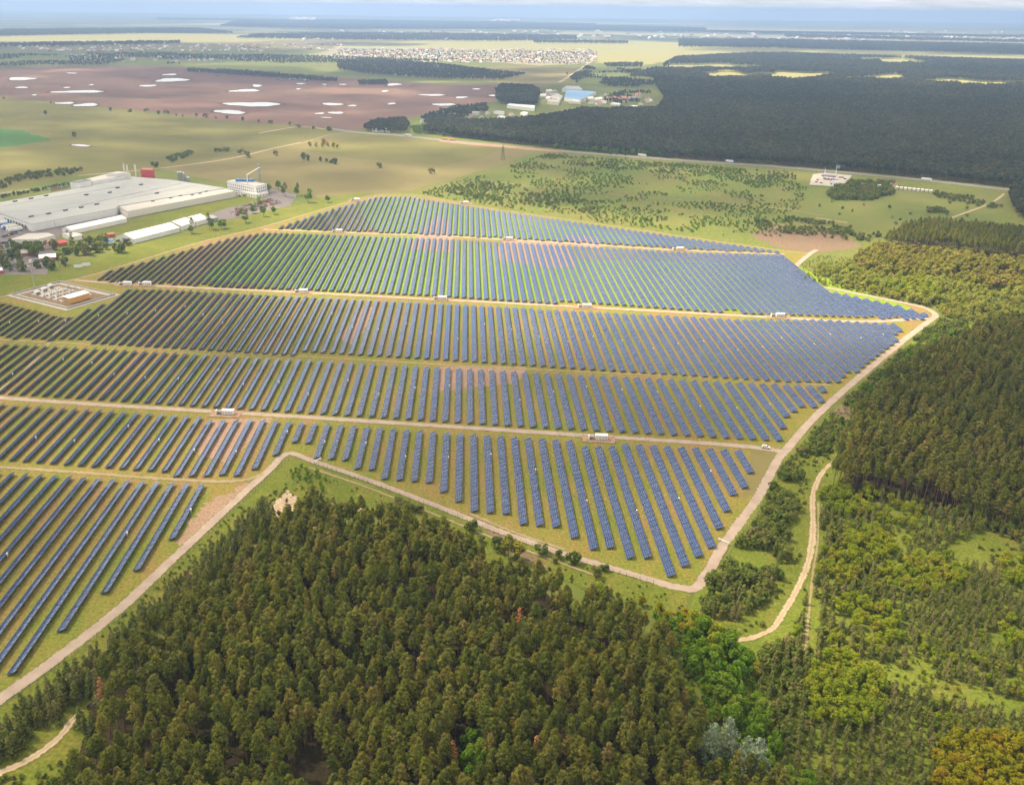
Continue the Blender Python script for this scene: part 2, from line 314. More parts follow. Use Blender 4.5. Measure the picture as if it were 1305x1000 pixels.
# greener stretches with sunshine put into the colour, and barer ones, between the panels
for poly, m in [([(255,355),(330,300),(560,302),(700,330),(1000,335),(1160,392),(1170,402),(990,400),(745,386),(560,377),(390,369)], 'sunlit_green'),
                ([(450,262),(500,251),(700,283),(880,313),(700,306),(480,296)], 'sunlit_green')]:
    patch('grass_strip', poly, MT[m], Z(), 2)
for poly in [[(530,300),(560,272),(575,285),(580,322),(520,318)], [(628,330),(640,306),(720,312),(738,340),(700,342),(660,336)], [(720,300),(760,302),(770,318),(730,312)],
             [(250,560),(275,535),(350,532),(330,552),(290,590),(255,580)], [(560,468),(590,466),(670,468),(660,488),(620,492),(555,500)], [(225,690),(262,640),(300,625),(320,612),(300,640),(240,700)],
             [(430,430),(470,385),(480,400),(450,440)]]:
    patch('bare_soil', poly, MT['bare'], Z(.01), 1.2)
for poly in [[(1000,566),(1030,540),(1060,505),(1140,440),(1165,418),(1150,445),(1090,490),(1040,530)], [(960,570),(990,577),(958,630),(945,640),(950,600)]]:
    patch('dry_verge', poly, MT['tan'], Z(.01), .5)
# woodland floors and verges
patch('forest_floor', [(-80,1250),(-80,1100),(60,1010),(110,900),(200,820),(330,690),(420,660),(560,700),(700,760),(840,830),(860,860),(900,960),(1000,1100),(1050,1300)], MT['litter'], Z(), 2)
patch('verge', [(372,583),(400,592),(560,650),(720,711),(860,752),(880,757),(860,800),(800,770),(680,730),(560,690),(470,650),(400,645),(350,650),(300,690),(200,800),(120,870),(30,950),(-60,1010),(-60,960),(0,905),(70,852),(230,712),(345,605)], MT['green'], Z(), 1)
patch('brush_floor', [(905,742),(930,695),(968,640),(1000,585),(1045,535),(1095,488),(1155,438),(1198,406),(1305,392),(1500,392),(1500,1300),(1050,1300),(1000,1050),(880,800),(885,757)], MT['brush'], Z(), 1)
patch('verge', [(-90,1150),(-90,955),(0,938),(70,897),(112,898),(102,962),(40,1045)], MT['green'], Z(), .5)
patch('grass_glade', [(990,600),(1040,560),(1060,580),(1045,640),(1040,720),(1010,770),(960,820),(890,790),(900,760),(940,770),(1000,700)], MT['green'], Z(), 1)
patch('grass_glade', [(1205,690),(1260,670),(1330,690),(1320,730),(1220,715)], MT['green'], Z(), 1)
patch('grass_glade', [(1060,842),(1090,835),(1200,862),(1320,892),(1320,912),(1200,892),(1080,860)], MT['brush'], Z(), 1)
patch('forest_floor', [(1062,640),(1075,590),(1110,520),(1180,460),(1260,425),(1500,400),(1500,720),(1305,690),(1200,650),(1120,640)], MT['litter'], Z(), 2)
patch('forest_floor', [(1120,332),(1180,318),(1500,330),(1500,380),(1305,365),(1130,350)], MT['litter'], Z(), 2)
patch('clearing', [(1060,525),(1085,508),(1112,512),(1105,526),(1075,535)], MT['heath'], Z(), 1)
patch('clearing', [(345,665),(350,640),(365,625),(378,632),(372,660),(360,678)], MT['sand'], Z(), .6)
patch('clearing', [(600,652),(650,690),(700,720),(690,726),(640,700)], MT['heath'], Z(), 1)
patch('clearing', [(420,640),(455,645),(465,652),(440,650)], MT['sand'], Z(), .6)

# ------------------------------------------------------------------ tracks and roads
ROADS = []
def road(name, poly, w, m, **k):
    o, P = ribbon(name, poly, w, MT[m], Z(.03), **k); ROADS.append((P, np.max(w))); return o
road('perimeter_track', [(-90,960),(0,891),(60,848),(150,778),(225,708),(300,638),(345,597),(358,583),(372,578),(400,588),(470,612),(560,646),(640,678),(720,706),(800,730),(850,745)], [6.2,5.8,5.2,4.8,4.4,4.0,4.0,4.0,4.2], 'road')
road('perimeter_track', [(835,741),(862,748),(880,750.5),(889,747),(898,735),(907,721),(925,690),(965,635),(990,588),(1002,573),(1040,530),(1090,485),(1150,435),(1182,411),(1192,403),(1186,396),(1165,389),(1100,376),(1060,368),(1020,362),(1005,356),(1008,346),(1022,332),(1034,322.5),(1041,318.5)], [4.6,5.2,5.2,5.2,5.2,5.2,5.4,5.4,5.4,5.4,5.4], 'road')
road('farm_track', [(-60,502),(0,507),(100,514),(280,525),(440,535),(700,552),(870,563),(960,570),(1000,576)], 5.0, 'road')
road('farm_track', [(-60,428),(0,433),(150,441),(300,450),(430,457),(640,469),(870,480),(1058,491)], 2.6, 'grasstrack')
road('farm_track', [(95,357),(180,363.5),(385,373),(560,382),(745,391.5),(990,405),(1100,410),(1186,405)], [5,5,5.5,5.5,5.5,6,9], 'road')
road('farm_track', [(335,292.5),(450,297),(560,301),(650,306),(760,312.5),(865,319),(1000,324)], [5,6,6,7,6,5], 'road')
road('farm_track', [(-60,590),(0,595),(100,602),(200,609.5),(270,613.5),(310,612),(335,604)], 3.4, 'grasstrack')
road('perimeter_track', [(-160,412),(0,379),(60,363),(120,350),(250,310.5),(335,289.5),(430,261.5),(488,247),(540,250),(600,262),(700,277),(800,291),(900,306),(1000,320),(1030,323)], [4.5,4.5,4.5,3.5,3,3,3], 'grasstrack')
road('farm_track', [(0,497),(30,475),(60,440),(75,420),(90,404)], 4, 'grasstrack')
road('sand_track', [(1062,588),(1046,605),(1036,630),(1036,660),(1035,690),(1028,722),(1015,752),(1000,778),(985,800),(960,812),(940,816)], [2.4,3,3.4,3.6,3.4,3.2,3,3], 'sandtrack', wob=.16)
road('sand_track', [(1043,640),(1042,690),(1036,730),(1030,790),(1026,830)], 1.3, 'grasstrack', wob=.2)
road('sand_track', [(-60,1010),(0,985),(40,966),(75,940),(92,918),(105,905)], [3.6,3.6,3.4,3,2], 'sandtrack')
road('sand_track', [(600,655),(660,680),(720,700)], 2, 'grasstrack')
road('highway', [(420,164),(455,169),(500,172),(560,178.5),(640,186),(700,191.5),(860,204),(1000,213.5),(1150,227),(1285,242),(1400,256)], 16, 'highway', wob=.01)
patch('road_embankment', [(560,179.5),(600,182.5),(700,190.5),(730,194),(700,193.5),(600,185),(562,181)], MT['reddish'], Z(), 1)
road('lane', [(330,170),(380,162),(415,165)], 8, 'sandtrack'); road('lane', [(385,183),(420,172),(455,168)], 6, 'grasstrack')
road('lane', [(100,224),(200,215),(290,203),(350,189),(384,182)], 7, 'sandtrack')
road('lane', [(-60,260),(0,247),(60,240),(120,232)], 8, 'highway')
road('lane', [(700,112),(715,104),(740,88),(760,74)], 14, 'sandtrack')
road('lane', [(1212,278),(1240,268),(1265,258),(1280,247)], 4, 'sandtrack'); road('lane', [(1040,278),(1080,284)], 4, 'sandtrack')
road('lane', [(610,229),(680,238),(760,246),(850,254),(960,262),(1050,275)], 3, 'grasstrack')
road('lane', [(560,212),(500,206),(430,203),(380,196)], 3, 'grasstrack')
road('verge_path', [(395,596),(470,622),(560,658),(640,690),(760,734)], 1.6, 'grasstrack')

# ------------------------------------------------------------------ ponds on the ploughed field
PZ = Z()+.004; lv[0] += .04
W1 = [(82,299,58,5),(82,332,25,3),(253,332,14,2),(295,348,92,5),(345,322,9,2),(245,391,32,4),(325,398,42,6),(130,360,10,2),(270,277,20,2),(642,283,25,3),(650,304,65,6),(557,325,28,4),(752,270,12,2),(825,286,6,3),(1085,300,34,4),(1143,302,20,3),(1137,317,15,3),(972,325,20,4),(925,344,55,5),(950,395,90,9),(868,423,60,7),(1255,394,35,5),(1225,319,11,4),(1208,430,17,3),(1266,427,26,4),(1232,445,19,2),(1128,337,10,2),(305,550,35,4)]
W2 = [(212,321,30,4),(180,346,15,3),(357,360,42,4),(470,369,27,3),(400,396,38,5),(205,393,17,3),(57,401,16,3),(20,320,12,2),(585,362,12,3),(525,337,16,2),(5,427,14,3)]
for k, (x, y, a, b) in enumerate([(x/2.966, y/2.966, a/2.966, b/2.966) for x, y, a, b in W1]+[(430+x/2.966, y/2.966, a/2.966, b/2.966) for x, y, a, b in W2]):
    ph = random.uniform(0, 6.3); sh = random.uniform(-.25, .25)
    pts = []
    for i in range(40):
        t = 2*math.pi*i/40; rr = 1+.16*math.sin(2*t+ph)+.10*math.sin(3*t+2*ph)+.06*math.sin(7*t+ph)
        pts.append((x+a*rr*math.cos(t)+sh*a*math.sin(t), y+b*rr*math.sin(t)*(1+.2*math.sin(t+ph))))
    cx_, cy_ = x, y; patch('pond_bank', [(cx_+(px_-cx_)*1.22+.3, cy_+(py_-cy_)*1.45+.15) for px_, py_ in pts], MT['bank'], PZ+.0004*k); patch('pond', pts, MT['water'], PZ+.02+.0004*k)

# ------------------------------------------------------------------ solar panel rows
ONES = 'zeroth first second third fourth fifth sixth seventh eighth ninth tenth eleventh twelfth thirteenth fourteenth fifteenth sixteenth seventeenth eighteenth nineteenth'.split()
TENS = '. . twenty thirty forty fifty sixty seventy eighty ninety'.split(); TENTH = '. . twentieth thirtieth fortieth fiftieth sixtieth seventieth eightieth ninetieth'.split()
def ordinal(n):
    if n >= 100: return 'hundredth' if n == 100 else 'hundred-and-'+ordinal(n-100)
    return ONES[n] if n < 20 else (TENTH[n//10] if n % 10 == 0 else TENS[n//10]+'-'+ONES[n % 10])
STATIONS = [(160,363.5,'a'),(185,363.5,'a'),(384,373,'c'),(561,382,'c'),(745,392,'c'),(991,404,'c'),(287,528,'b'),(762,560,'b'),(453,256,'e'),(592,260,'e'),(647,306,'d'),(864,319,'d'),(430,296,'d')]
STRIPS = {
 'S1': (6.0, [(350,290.5),(430,264),(480,250),(520,250),(600,263.5),(700,278.5),(800,293),(900,307.5),(992,320.5),(992,322),(865,316.5),(760,310),(650,303.5),(560,299),(450,294.5)], 'strip bordering the bushy pasture'),
 'S2': (6.15, [(119,357.5),(131,346.5),(190,331),(250,314.5),(294,302.5),(335,296),(450,299.5),(560,304),(650,309),(760,315),(865,321.5),(995,325),(1011,338),(998,349),(1004,357),(1020,365.5),(1060,372),(1100,380.5),(1140,389),(1182,401),(1178,406.5),(1100,405.5),(1000,400.5),(745,387.5),(560,378.2),(384,369.3),(200,361.3)], 'bright green strip'),
 'S3': (6.5, [(-80,388),(0,383.5),(38,393),(76,402.5),(90,403),(103,396),(136,385),(150,372),(165,367.5),(200,368),(384,377.5),(560,386.5),(745,397),(940,407.5),(1040,407.5),(1138,413),(1151,421),(1141,435),(1127,447),(1119,454),(1103,464),(1100,467),(1082,480),(1070,487.5),(870,476.7),(640,465.5),(430,453.5),(300,446.3),(150,437.4),(0,429.3),(-80,424)], 'strip beside the transformer yard'),
 'S4': (7.15, [(-80,432),(0,437),(150,445),(300,454),(430,461),(640,473),(870,484.5),(1050,493),(1056,501),(1048,510),(1041,518),(1027,521),(1015,526),(1007,535),(998,544),(999,563.5),(985,565),(870,556.5),(700,545.5),(440,529),(280,518.5),(100,507),(0,500.5),(-80,495)], 'strip above the gravel track'),
 'S5': (7.5, [(-80,508),(0,514),(100,521),(250,531),(330,535),(440,542),(560,551),(700,560),(860,569.5),(946,574.5),(959,611),(949,623),(938.5,635),(928,648),(922,676),(909,690),(896,706),(882,722),(867,738),(839,719),(800,714),(770,698),(730,692),(708,677),(672,673),(648,656),(608,652),(588,637),(550,620),(502,617),(484,602),(450,600),(434,584),(402,581.5),(390,569),(366,567),(352,578),(324,601),(302,610),(283,610.5),(200,603.5),(100,596),(0,589),(-80,584)], 'wedge strip along the forest track'),
 'S6': (7.55, [(-160,590),(0,601.5),(100,608),(200,614.5),(264,617.5),(222,687),(183,719),(137,756),(89,796),(36,840),(0,868),(-90,940),(-160,990)], 'corner strip by the forest edge'),
}
UR = np.array([math.sin(ROWAZ), math.cos(ROWAZ)]); UC = np.array([math.cos(ROWAZ), -math.sin(ROWAZ)])
TILT = R(23); TW = 3.75; ZL = .65
notch = []
for x, y, k in STATIONS:
    if k in 'abc': notch.append((G(x, y) @ UC, G(x, y) @ UR))
rows = []
for key, (pitch, poly, desc) in STRIPS.items():
    P = GP(poly, 1.2); s = P @ UC; t = P @ UR; smax = s.max(); n = 0; k = 0
    while True:
        sk = smax-2.6-k*pitch; k += 1
        if sk < s.min(): break
        cr = []
        for i in range(len(s)):
            a, b = i-1, i
            if (s[a]-sk)*(s[b]-sk) < 0: cr.append(t[a]+(t[b]-t[a])*(sk-s[a])/(s[b]-s[a]))
        cr.sort()
        if len(cr) < 2: continue
        n += 1
        t0, t1 = cr[0], cr[-1]
        for ns, nt_ in notch:
            if abs(ns-sk) < pitch*1.6 and t0 < nt_ < t1+14 and nt_ > t1-30: t1 = min(t1, nt_-11)
        q = 8.3; Ln = math.floor((t1-t0)/q+.35)*q
        if Ln < q: continue
        rows.append(dict(key=key, n=n, s=sk, t0=t1-Ln, t1=t1, desc=desc))
for r in rows:
    P = np.array([[*(UC*r['s']+UR*tt), 1.5] for tt in np.linspace(r['t0'], r['t1'], 24)]); x, y, d = to_px(P)
    vis = ((x > -4) & (x < 1309) & (y < 1004)).mean()
    r['vis'] = vis; L = math.hypot(x[-1]-x[0], y[-1]-y[0])*vis
    v = np.array([*(UC*r['s']+UR*(r['t0']+r['t1'])/2), -H]); v /= np.linalg.norm(v)
    r['size'] = vis*(r['t1']-r['t0'])*TW*abs(v[0]*UC[0]*-math.sin(TILT)+v[2]*math.cos(TILT)+v[1]*UC[1]*-math.sin(TILT))/(d.mean()**2)*1e4
rows = [r for r in rows if r['vis'] > 0]
PRI = {'S6': 4, 'S5': 4, 'S4': 3, 'S3': 3, 'S2': 1, 'S1': 0}
rows.sort(key=lambda r: (-(PRI[r['key']] >= 3), -PRI[r['key']], r['n']))
NIND = 300
def row_meshes(r, cx, cy):
    """panels (uv in metres), underside with posts and rails"""
    V = []; FQ = []; UV = []; fr = MB()
    t = r['t0']; rng = random.Random(int(r['s']*10)+len(r['key'])*7+ord(r['key'][1]))
    xb = TW/2*math.cos(TILT)
    while t < r['t1']-1:
        L = min(8.3, r['t1']-t); dt = rng.gauss(0, R(.55)); dz = rng.gauss(0, .03); a = TILT+dt
        lo = (-TW/2*math.cos(a), ZL+dz); hi = (TW/2*math.cos(a), ZL+dz+TW*math.sin(a)); y0, y1 = t+.06-cy, t+L-.06-cy
        b = len(V); V += [(lo[0], y0, lo[1]), (hi[0], y0, hi[1]), (hi[0], y1, hi[1]), (lo[0], y1, lo[1])]
        FQ.append((b, b+1, b+2, b+3)); v0 = t-r['t0']; UV += [(0, v0), (4.2, v0), (4.2, v0+L), (0, v0+L)]
        e = .05; nx, nz = math.sin(a)*e, -math.cos(a)*e; lo2 = (lo[0]+nx, lo[1]+nz-.003); hi2 = (hi[0]+nx, hi[1]+nz-.003)
        fr.add([(lo2[0], y0, lo2[1]), (hi2[0], y0, hi2[1]), (hi2[0], y1, hi2[1]), (lo2[0], y1, lo2[1]), (lo[0], y0, lo[1]-.002), (hi[0], y0, hi[1]-.002), (hi[0], y1, hi[1]-.002), (lo[0], y1, lo[1]-.002)],
               [(0, 3, 2, 1), (0, 1, 5, 4), (1, 2, 6, 5), (2, 3, 7, 6), (3, 0, 4, 7)], 0)
        t += L
    k = int((r['t1']-r['t0'])/4.15)
    for i in range(k):
        y = r['t0']+2.07+i*4.15-cy
        for px_, top in ((-1.1, ZL+.35), (1.25, ZL+1.45)):
            fr.box(px_-.07, y-.07, 0, px_+.07, y+.07, top, 1, top=False)
        fr.add([(-1.6, y-.05, ZL+.02), (1.7, y-.05, ZL+1.66), (1.7, y+.05, ZL+1.66), (-1.6, y+.05, ZL+.02), (-1.6, y-.05, ZL+.12), (1.7, y-.05, ZL+1.76), (1.7, y+.05, ZL+1.76), (-1.6, y+.05, ZL+.12)], [(0, 1, 5, 4), (2, 3, 7, 6), (0, 3, 2, 1)], 1)
    return V, FQ, UV, fr
def panel_mesh(name, V, FQ, UV):
    me = bpy.data.meshes.new(name); me.from_pydata(V, [], FQ); me.update(); uv = me.uv_layers.new(name='UVMap'); uv.data.foreach_set('uv', np.array(UV, float).ravel()); me.materials.append(MT['glass']); return me
ENDS = {'S6': 'forest corner', 'S5': 'road junction', 'S4': 'road junction', 'S3': 'woodland', 'S2': 'woodland', 'S1': 'woodland'}
rest = dict(V=[], F=[], UV=[], fr=MB())
count = 0
for r in rows:
    m = (r['t0']+r['t1'])/2; c = UC*r['s']+UR*m
    if count < NIND:
        count += 1
        V, FQ, UV, fr = row_meshes(r, 0, m)
        e = empty('solar_panel_row', (c[0], c[1], 0), -ROWAZ)
        tag(e, f"{ordinal(r['n'])} panel row from {ENDS[r['key']]} end, {r['desc']}", 'solar panels', f"solar panel rows of the {r['desc']}")
        o = link('panel_surface', panel_mesh('panel_surface', V, FQ, UV), e)
        fr.build('support_frame', [MT['frame'], MT['post']], e)
        if r['key'] in ('S3', 'S4', 'S5', 'S6') and r['n'] % 3 == 1 and r['t1']-r['t0'] > 40:
            ib = MB(); yy = random.uniform(-.2, .25)*(r['t1']-r['t0'])
            ib.box(1.55, yy-.45, 1.2, 1.95, yy+.45, 2.3); ib.box(1.5, yy-.5, 2.3, 2.02, yy+.5, 2.36); ib.box(1.7, yy-.06, 0, 1.8, yy+.06, 1.2); ib.build('inverter_box', MT['white'], e)
    else:
        V, FQ, UV, fr = row_meshes(r, 0, m)
        ca, sa = math.cos(-ROWAZ), math.sin(-ROWAZ)
        f = lambda p: (c[0]+p[0]*ca-p[1]*sa, c[1]+p[0]*sa+p[1]*ca, p[2])
        b = len(rest['V']); rest['V'] += [f(p) for p in V]; rest['F'] += [tuple(b+i for i in q) for q in FQ]; rest['UV'] += UV
        bb = len(rest['fr'].v); rest['fr'].v += [f(p) for p in fr.v]; rest['fr'].f += [tuple(bb+i for i in q) for q in fr.f]; rest['fr'].m += fr.m
me = panel_mesh('more_panel_rows', rest['V'], rest['F'], rest['UV']); so = tag(link('more_solar_panel_rows', me), 'smaller solar panel rows of the upper strips', kind='stuff')
fo = rest['fr'].build('support_frame', [MT['frame'], MT['post']], so); fo['kind'] = 'stuff'
print('rows', len(rows), {k: sum(r['key'] == k for r in rows) for k in STRIPS})

# ------------------------------------------------------------------ foliage prototypes
def quads(C, Nn, size, rng, asp=.7):
    n = len(C); Nn = Nn/(np.linalg.norm(Nn, axis=1)[:, None]+1e-9); a = rng.normal(size=(n, 3)); a -= (a*Nn).sum(1)[:, None]*Nn; a /= np.linalg.norm(a, axis=1)[:, None]+1e-9; b = np.cross(Nn, a)
    s = size*rng.uniform(.7, 1.3, n)[:, None]
    V = np.stack([C-a*s, C-b*s*asp, C+a*s, C+b*s*asp], 1).reshape(-1, 3)
    return V
def mesh_np(name, V, FQ, mats, mi=None):
    me = bpy.data.meshes.new(name); me.from_pydata(V.tolist() if hasattr(V, 'tolist') else V, [], FQ)
    for m in mats: me.materials.append(m)
    if mi is not None: me.polygons.foreach_set('material_index', mi)
    me.update(); return me
def ball(rng, n):
    d = rng.normal(size=(n, 3)); return d/np.linalg.norm(d, axis=1)[:, None]
def crown_pine(rng, h=18.0, cb=.42, R0=2.7, levels=9, per=5, leaves=15, size=.42, shape=1.3):
    C = []; Nn = []
    for i in range(levels+1):
        u = i/levels; z = h*(cb+(1-cb)*u); prof = R0*(1-u**shape)**.8*(.55+.45*min(1, u*4+.3))+.25
        k = max(2, int(per*(.5+prof/R0))); ph = rng.uniform(0, 6.3)
        for j in range(k):
            a = ph+2*math.pi*j/k+rng.uniform(-.4, .4); rr = prof*rng.uniform(.5, 1.05)
            c = np.array([rr*math.cos(a), rr*math.sin(a), z+rng.uniform(-.5, .5)-.08*rr])
            n = leaves; d = ball(rng, n); sc_ = np.array([.95, .95, .6])*rng.uniform(.75, 1.2)*(R0/2.7)
            C.append(c+d*sc_*rng.uniform(.6, 1, (n, 1))); Nn.append(d+np.array([math.cos(a)*.5, math.sin(a)*.5, .6])+rng.normal(size=(n, 3))*.35)
    return quads(np.concatenate(C), np.concatenate(Nn), size, rng)
def crown_broad(rng, h=10.0, R0=3.6, cb=.2, lobes=13, leaves=60, size=.42):
    C = []; Nn = []
    for i in range(lobes):
        d = ball(rng, 1)[0]; zc = h*(cb+1)/2; c = np.array([d[0]*R0*.62, d[1]*R0*.62, zc+d[2]*h*(1-cb)*.33]); rl = R0*rng.uniform(.32, .52)
        e = ball(rng, leaves); e = e[e[:, 2] > -.75]
        C.append(c+e*rl*rng.uniform(.75, 1.05, (len(e), 1))); Nn.append(e+np.array([0, 0, .35])+rng.normal(size=(len(e), 3))*.4)
    return quads(np.concatenate(C), np.concatenate(Nn), size, rng)
def trunk_mesh(rng, h, r, limbs=0, cb=.5):
    mb = MB(); p = Vector((0, 0, -.2)); n = 4; off = Vector((0, 0, 0))
    for i in range(n):
        q = Vector((rng.uniform(-.012, .012)*h, rng.uniform(-.012, .012)*h, h*(i+1)/n))
        mb.tube(p, q, r*(1-.22*i), 6, 0, r*(1-.22*(i+1))); p = q
    for i in range(limbs):
        z = h*rng.uniform(cb*.7, .85); a = rng.uniform(0, 6.3); l = h*.16; mb.tube((0, 0, z), (l*math.cos(a), l*math.sin(a), z+l*.45), r*.3, 4, 0, r*.1)
    return mb
PROTO = {}   # species -> list of (height, trunk mesh, crown mesh, joined object)
SHELF = bpy.data.collections.new('tree_kinds')
def proto(sp, make_crown, h, r, leaf, bark, variants, limbs=4, cb=.5, seed=0):
    colc = bpy.data.collections.new(sp); lst = []
    for k in range(variants):
        rng = np.random.default_rng(seed*100+k); V = make_crown(rng); nf = len(V)//4; FQ = [(4*i, 4*i+1, 4*i+2, 4*i+3) for i in range(nf)]
        tm = trunk_mesh(rng, h*.93, r, limbs, cb)
        cm = mesh_np(sp+'_crown', V, FQ, [LEAF[leaf]]); tme = tm.mesh(sp+'_trunk', MT[bark])
        b = len(V); jm = mesh_np(sp+'_whole', V.tolist()+[tuple(v) for v in tm.v], FQ+[tuple(b+i for i in f) for f in tm.f], [LEAF[leaf], MT[bark]], [0]*nf+[1]*len(tm.f))
        o = bpy.data.objects.new(f'{sp}_{k:02d}', jm); colc.objects.link(o); lst.append((h, tme, cm, jm))
    PROTO[sp] = (lst, colc)
proto('pine', lambda g: crown_pine(g, 18, g.uniform(.56, .70), g.uniform(1.7, 2.6), 6, 5, 22, .34, g.uniform(1.3, 2.2)), 18, .20, 'pine', 'bark', 9, 4, .5, 1)
proto('brownpine', lambda g: crown_pine(g, 18, g.uniform(.58, .72), g.uniform(1.9, 2.8), 5, 5, 20, .36, g.uniform(1.5, 2.4)), 18, .20, 'warm', 'bark', 6, 5, .55, 12)
proto('pale', lambda g: crown_broad(g, 8, g.uniform(2.4, 3.3), .08), 8, .14, 'pale', 'greybark', 4, 5, .3, 13)
proto('youngpine', lambda g: crown_pine(g, 7, .05, g.uniform(.95, 1.5), 8, 5, 9, .30, 1.15), 7, .09, 'young', 'bark', 5, 0, .3, 2)
proto('lime', lambda g: crown_broad(g, 9, g.uniform(2.6, 3.4)), 9, .16, 'lime', 'greybark', 4, 5, .3, 3)
proto('green', lambda g: crown_broad(g, 10, g.uniform(2.8, 3.6)), 10, .18, 'green', 'greybark', 4, 5, .3, 4)
proto('olive', lambda g: crown_broad(g, 9, g.uniform(2.2, 3.0), .25), 9, .15, 'olive', 'greybark', 4, 5, .3, 5)
proto('gold', lambda g: crown_broad(g, 8, g.uniform(2.4, 3.2), .1), 8, .15, 'gold', 'greybark', 4, 5, .3, 6)
proto('silver', lambda g: crown_pine(g, 14, .12, 3.4, 9, 6, 16, .36, 1.7), 14, .22, 'silver', 'greybark', 2, 6, .3, 7)
proto('bush', lambda g: crown_broad(g, 4, g.uniform(1.7, 2.4), 0, 7, 40, .42), 4, .08, 'bush', 'greybark', 5, 0, .3, 8)
proto('greenbush', lambda g: crown_broad(g, 4, g.uniform(1.7, 2.6), 0, 7, 36, .42), 4, .08, 'green', 'greybark', 4, 0, .3, 14)
proto('dead', lambda g: crown_pine(g, 16, .35, 1.9, 8, 4, 7, .36), 16, .19, 'dead', 'deadwood', 2, 5, .3, 9)
proto('far', lambda g: crown_broad(g, 16, g.uniform(3.6, 4.6), .3, 8, 16, 1.35), 16, .3, 'far', 'bark', 5, 0, .5, 10)
proto('farbush', lambda g: crown_broad(g, 5, g.uniform(2.6, 3.4), 0, 6, 14, .95), 5, .1, 'bush', 'greybark', 4, 0, .5, 11)

def scatter_object(name, sp, X, Y, Hh, label, Zb=None):
    """one object that sets copies of a kind of tree on its points"""
    lst, colc = PROTO[sp]; n = len(X); me = bpy.data.meshes.new(name)
    co = np.stack([X, Y, np.zeros(n) if Zb is None else Zb], 1); me.vertices.add(n); me.vertices.foreach_set('co', co.ravel())
    rg = np.random.default_rng(n)
    a = me.attributes.new('turn', 'FLOAT', 'POINT'); a.data.foreach_set('value', rg.uniform(0, 6.28, n))
    a = me.attributes.new('size', 'FLOAT_VECTOR', 'POINT'); s = (Hh/lst[0][0])[:, None]*np.stack([w := rg.uniform(.8, 1.3, n), w, np.ones(n)], 1); a.data.foreach_set('vector', s.ravel())
    a = me.attributes.new('pick', 'INT', 'POINT'); a.data.foreach_set('value', rg.integers(0, len(lst), n))
    me.update(); o = link(name, me); tag(o, label, kind='stuff')
    ng = bpy.data.node_groups.new(name, 'GeometryNodeTree'); ng.interface.new_socket('Geometry', in_out='INPUT', socket_type='NodeSocketGeometry'); ng.interface.new_socket('Geometry', in_out='OUTPUT', socket_type='NodeSocketGeometry')
    N = ng.nodes.new; L = ng.links.new; gi = N('NodeGroupInput'); go = N('NodeGroupOutput'); ip = N('GeometryNodeInstanceOnPoints'); ci = N('GeometryNodeCollectionInfo')
    ci.inputs['Collection'].default_value = colc; ci.inputs['Separate Children'].default_value = True; ci.inputs['Reset Children'].default_value = True
    def at(nm, ty):
        k = N('GeometryNodeInputNamedAttribute'); k.data_type = ty; k.inputs['Name'].default_value = nm; return [x for x in k.outputs if x.enabled and x.name == 'Attribute'][0]
    cx = N('ShaderNodeCombineXYZ'); L(at('turn', 'FLOAT'), cx.inputs[2]); er = N('FunctionNodeEulerToRotation'); L(cx.outputs[0], er.inputs[0])
    L(gi.outputs[0], ip.inputs['Points']); L(ci.outputs[0], ip.inputs['Instance']); ip.inputs['Pick Instance'].default_value = True
    L(at('pick', 'INT'), ip.inputs['Instance Index']); L(er.outputs[0], ip.inputs['Rotation']); L(at('size', 'FLOAT_VECTOR'), ip.inputs['Scale']); L(ip.outputs[0], go.inputs[0])
    md = o.modifiers.new('copies', 'NODES'); md.node_group = ng
    return o
def inside(P, X, Y):
    r = np.zeros(len(X), bool); n = len(P)
    for i in range(n):
        x0, y0 = P[i-1]; x1, y1 = P[i]
        if y0 == y1: continue
        r ^= ((y0 > Y) != (y1 > Y)) & (X < (x1-x0)*(Y-y0)/(y1-y0)+x0)
    return r
_nz = RNG.uniform(0, 1, (256, 256))
def vnoise(X, Y, s):
    x = X/s; y = Y/s; i = np.floor(x).astype(int); j = np.floor(y).astype(int); u = x-i; v = y-j; u = u*u*(3-2*u); v = v*v*(3-2*v)
    g = lambda a, b: _nz[a % 256, b % 256]
    return (g(i, j)*(1-u)+g(i+1, j)*u)*(1-v)+(g(i, j+1)*(1-u)+g(i+1, j+1)*u)*v
RP = []
for P, w in ROADS: RP.append((P, w))
def off_road(X, Y, m=1.5):
    ok = np.ones(len(X), bool)
    for P, w in RP:
        bx0, by0 = P.min(0)-20; bx1, by1 = P.max(0)+20
        k = np.where((X > bx0) & (X < bx1) & (Y > by0) & (Y < by1) & ok)[0]
        if not len(k): continue
        A = P[:-1]; B = P[1:]; D = B-A; dd = (D**2).sum(1)+1e-9
        for c in range(0, len(k), 4000):
            kk = k[c:c+4000]; Q = np.stack([X[kk], Y[kk]], 1)[:, None]
            t = np.clip(((Q-A)*D).sum(2)/dd, 0, 1); dist = np.linalg.norm(Q-(A+t[..., None]*D), axis=2).min(1)
            ok[kk[dist < w/2+m]] = False
    return ok
FARMW = GP(FARM)
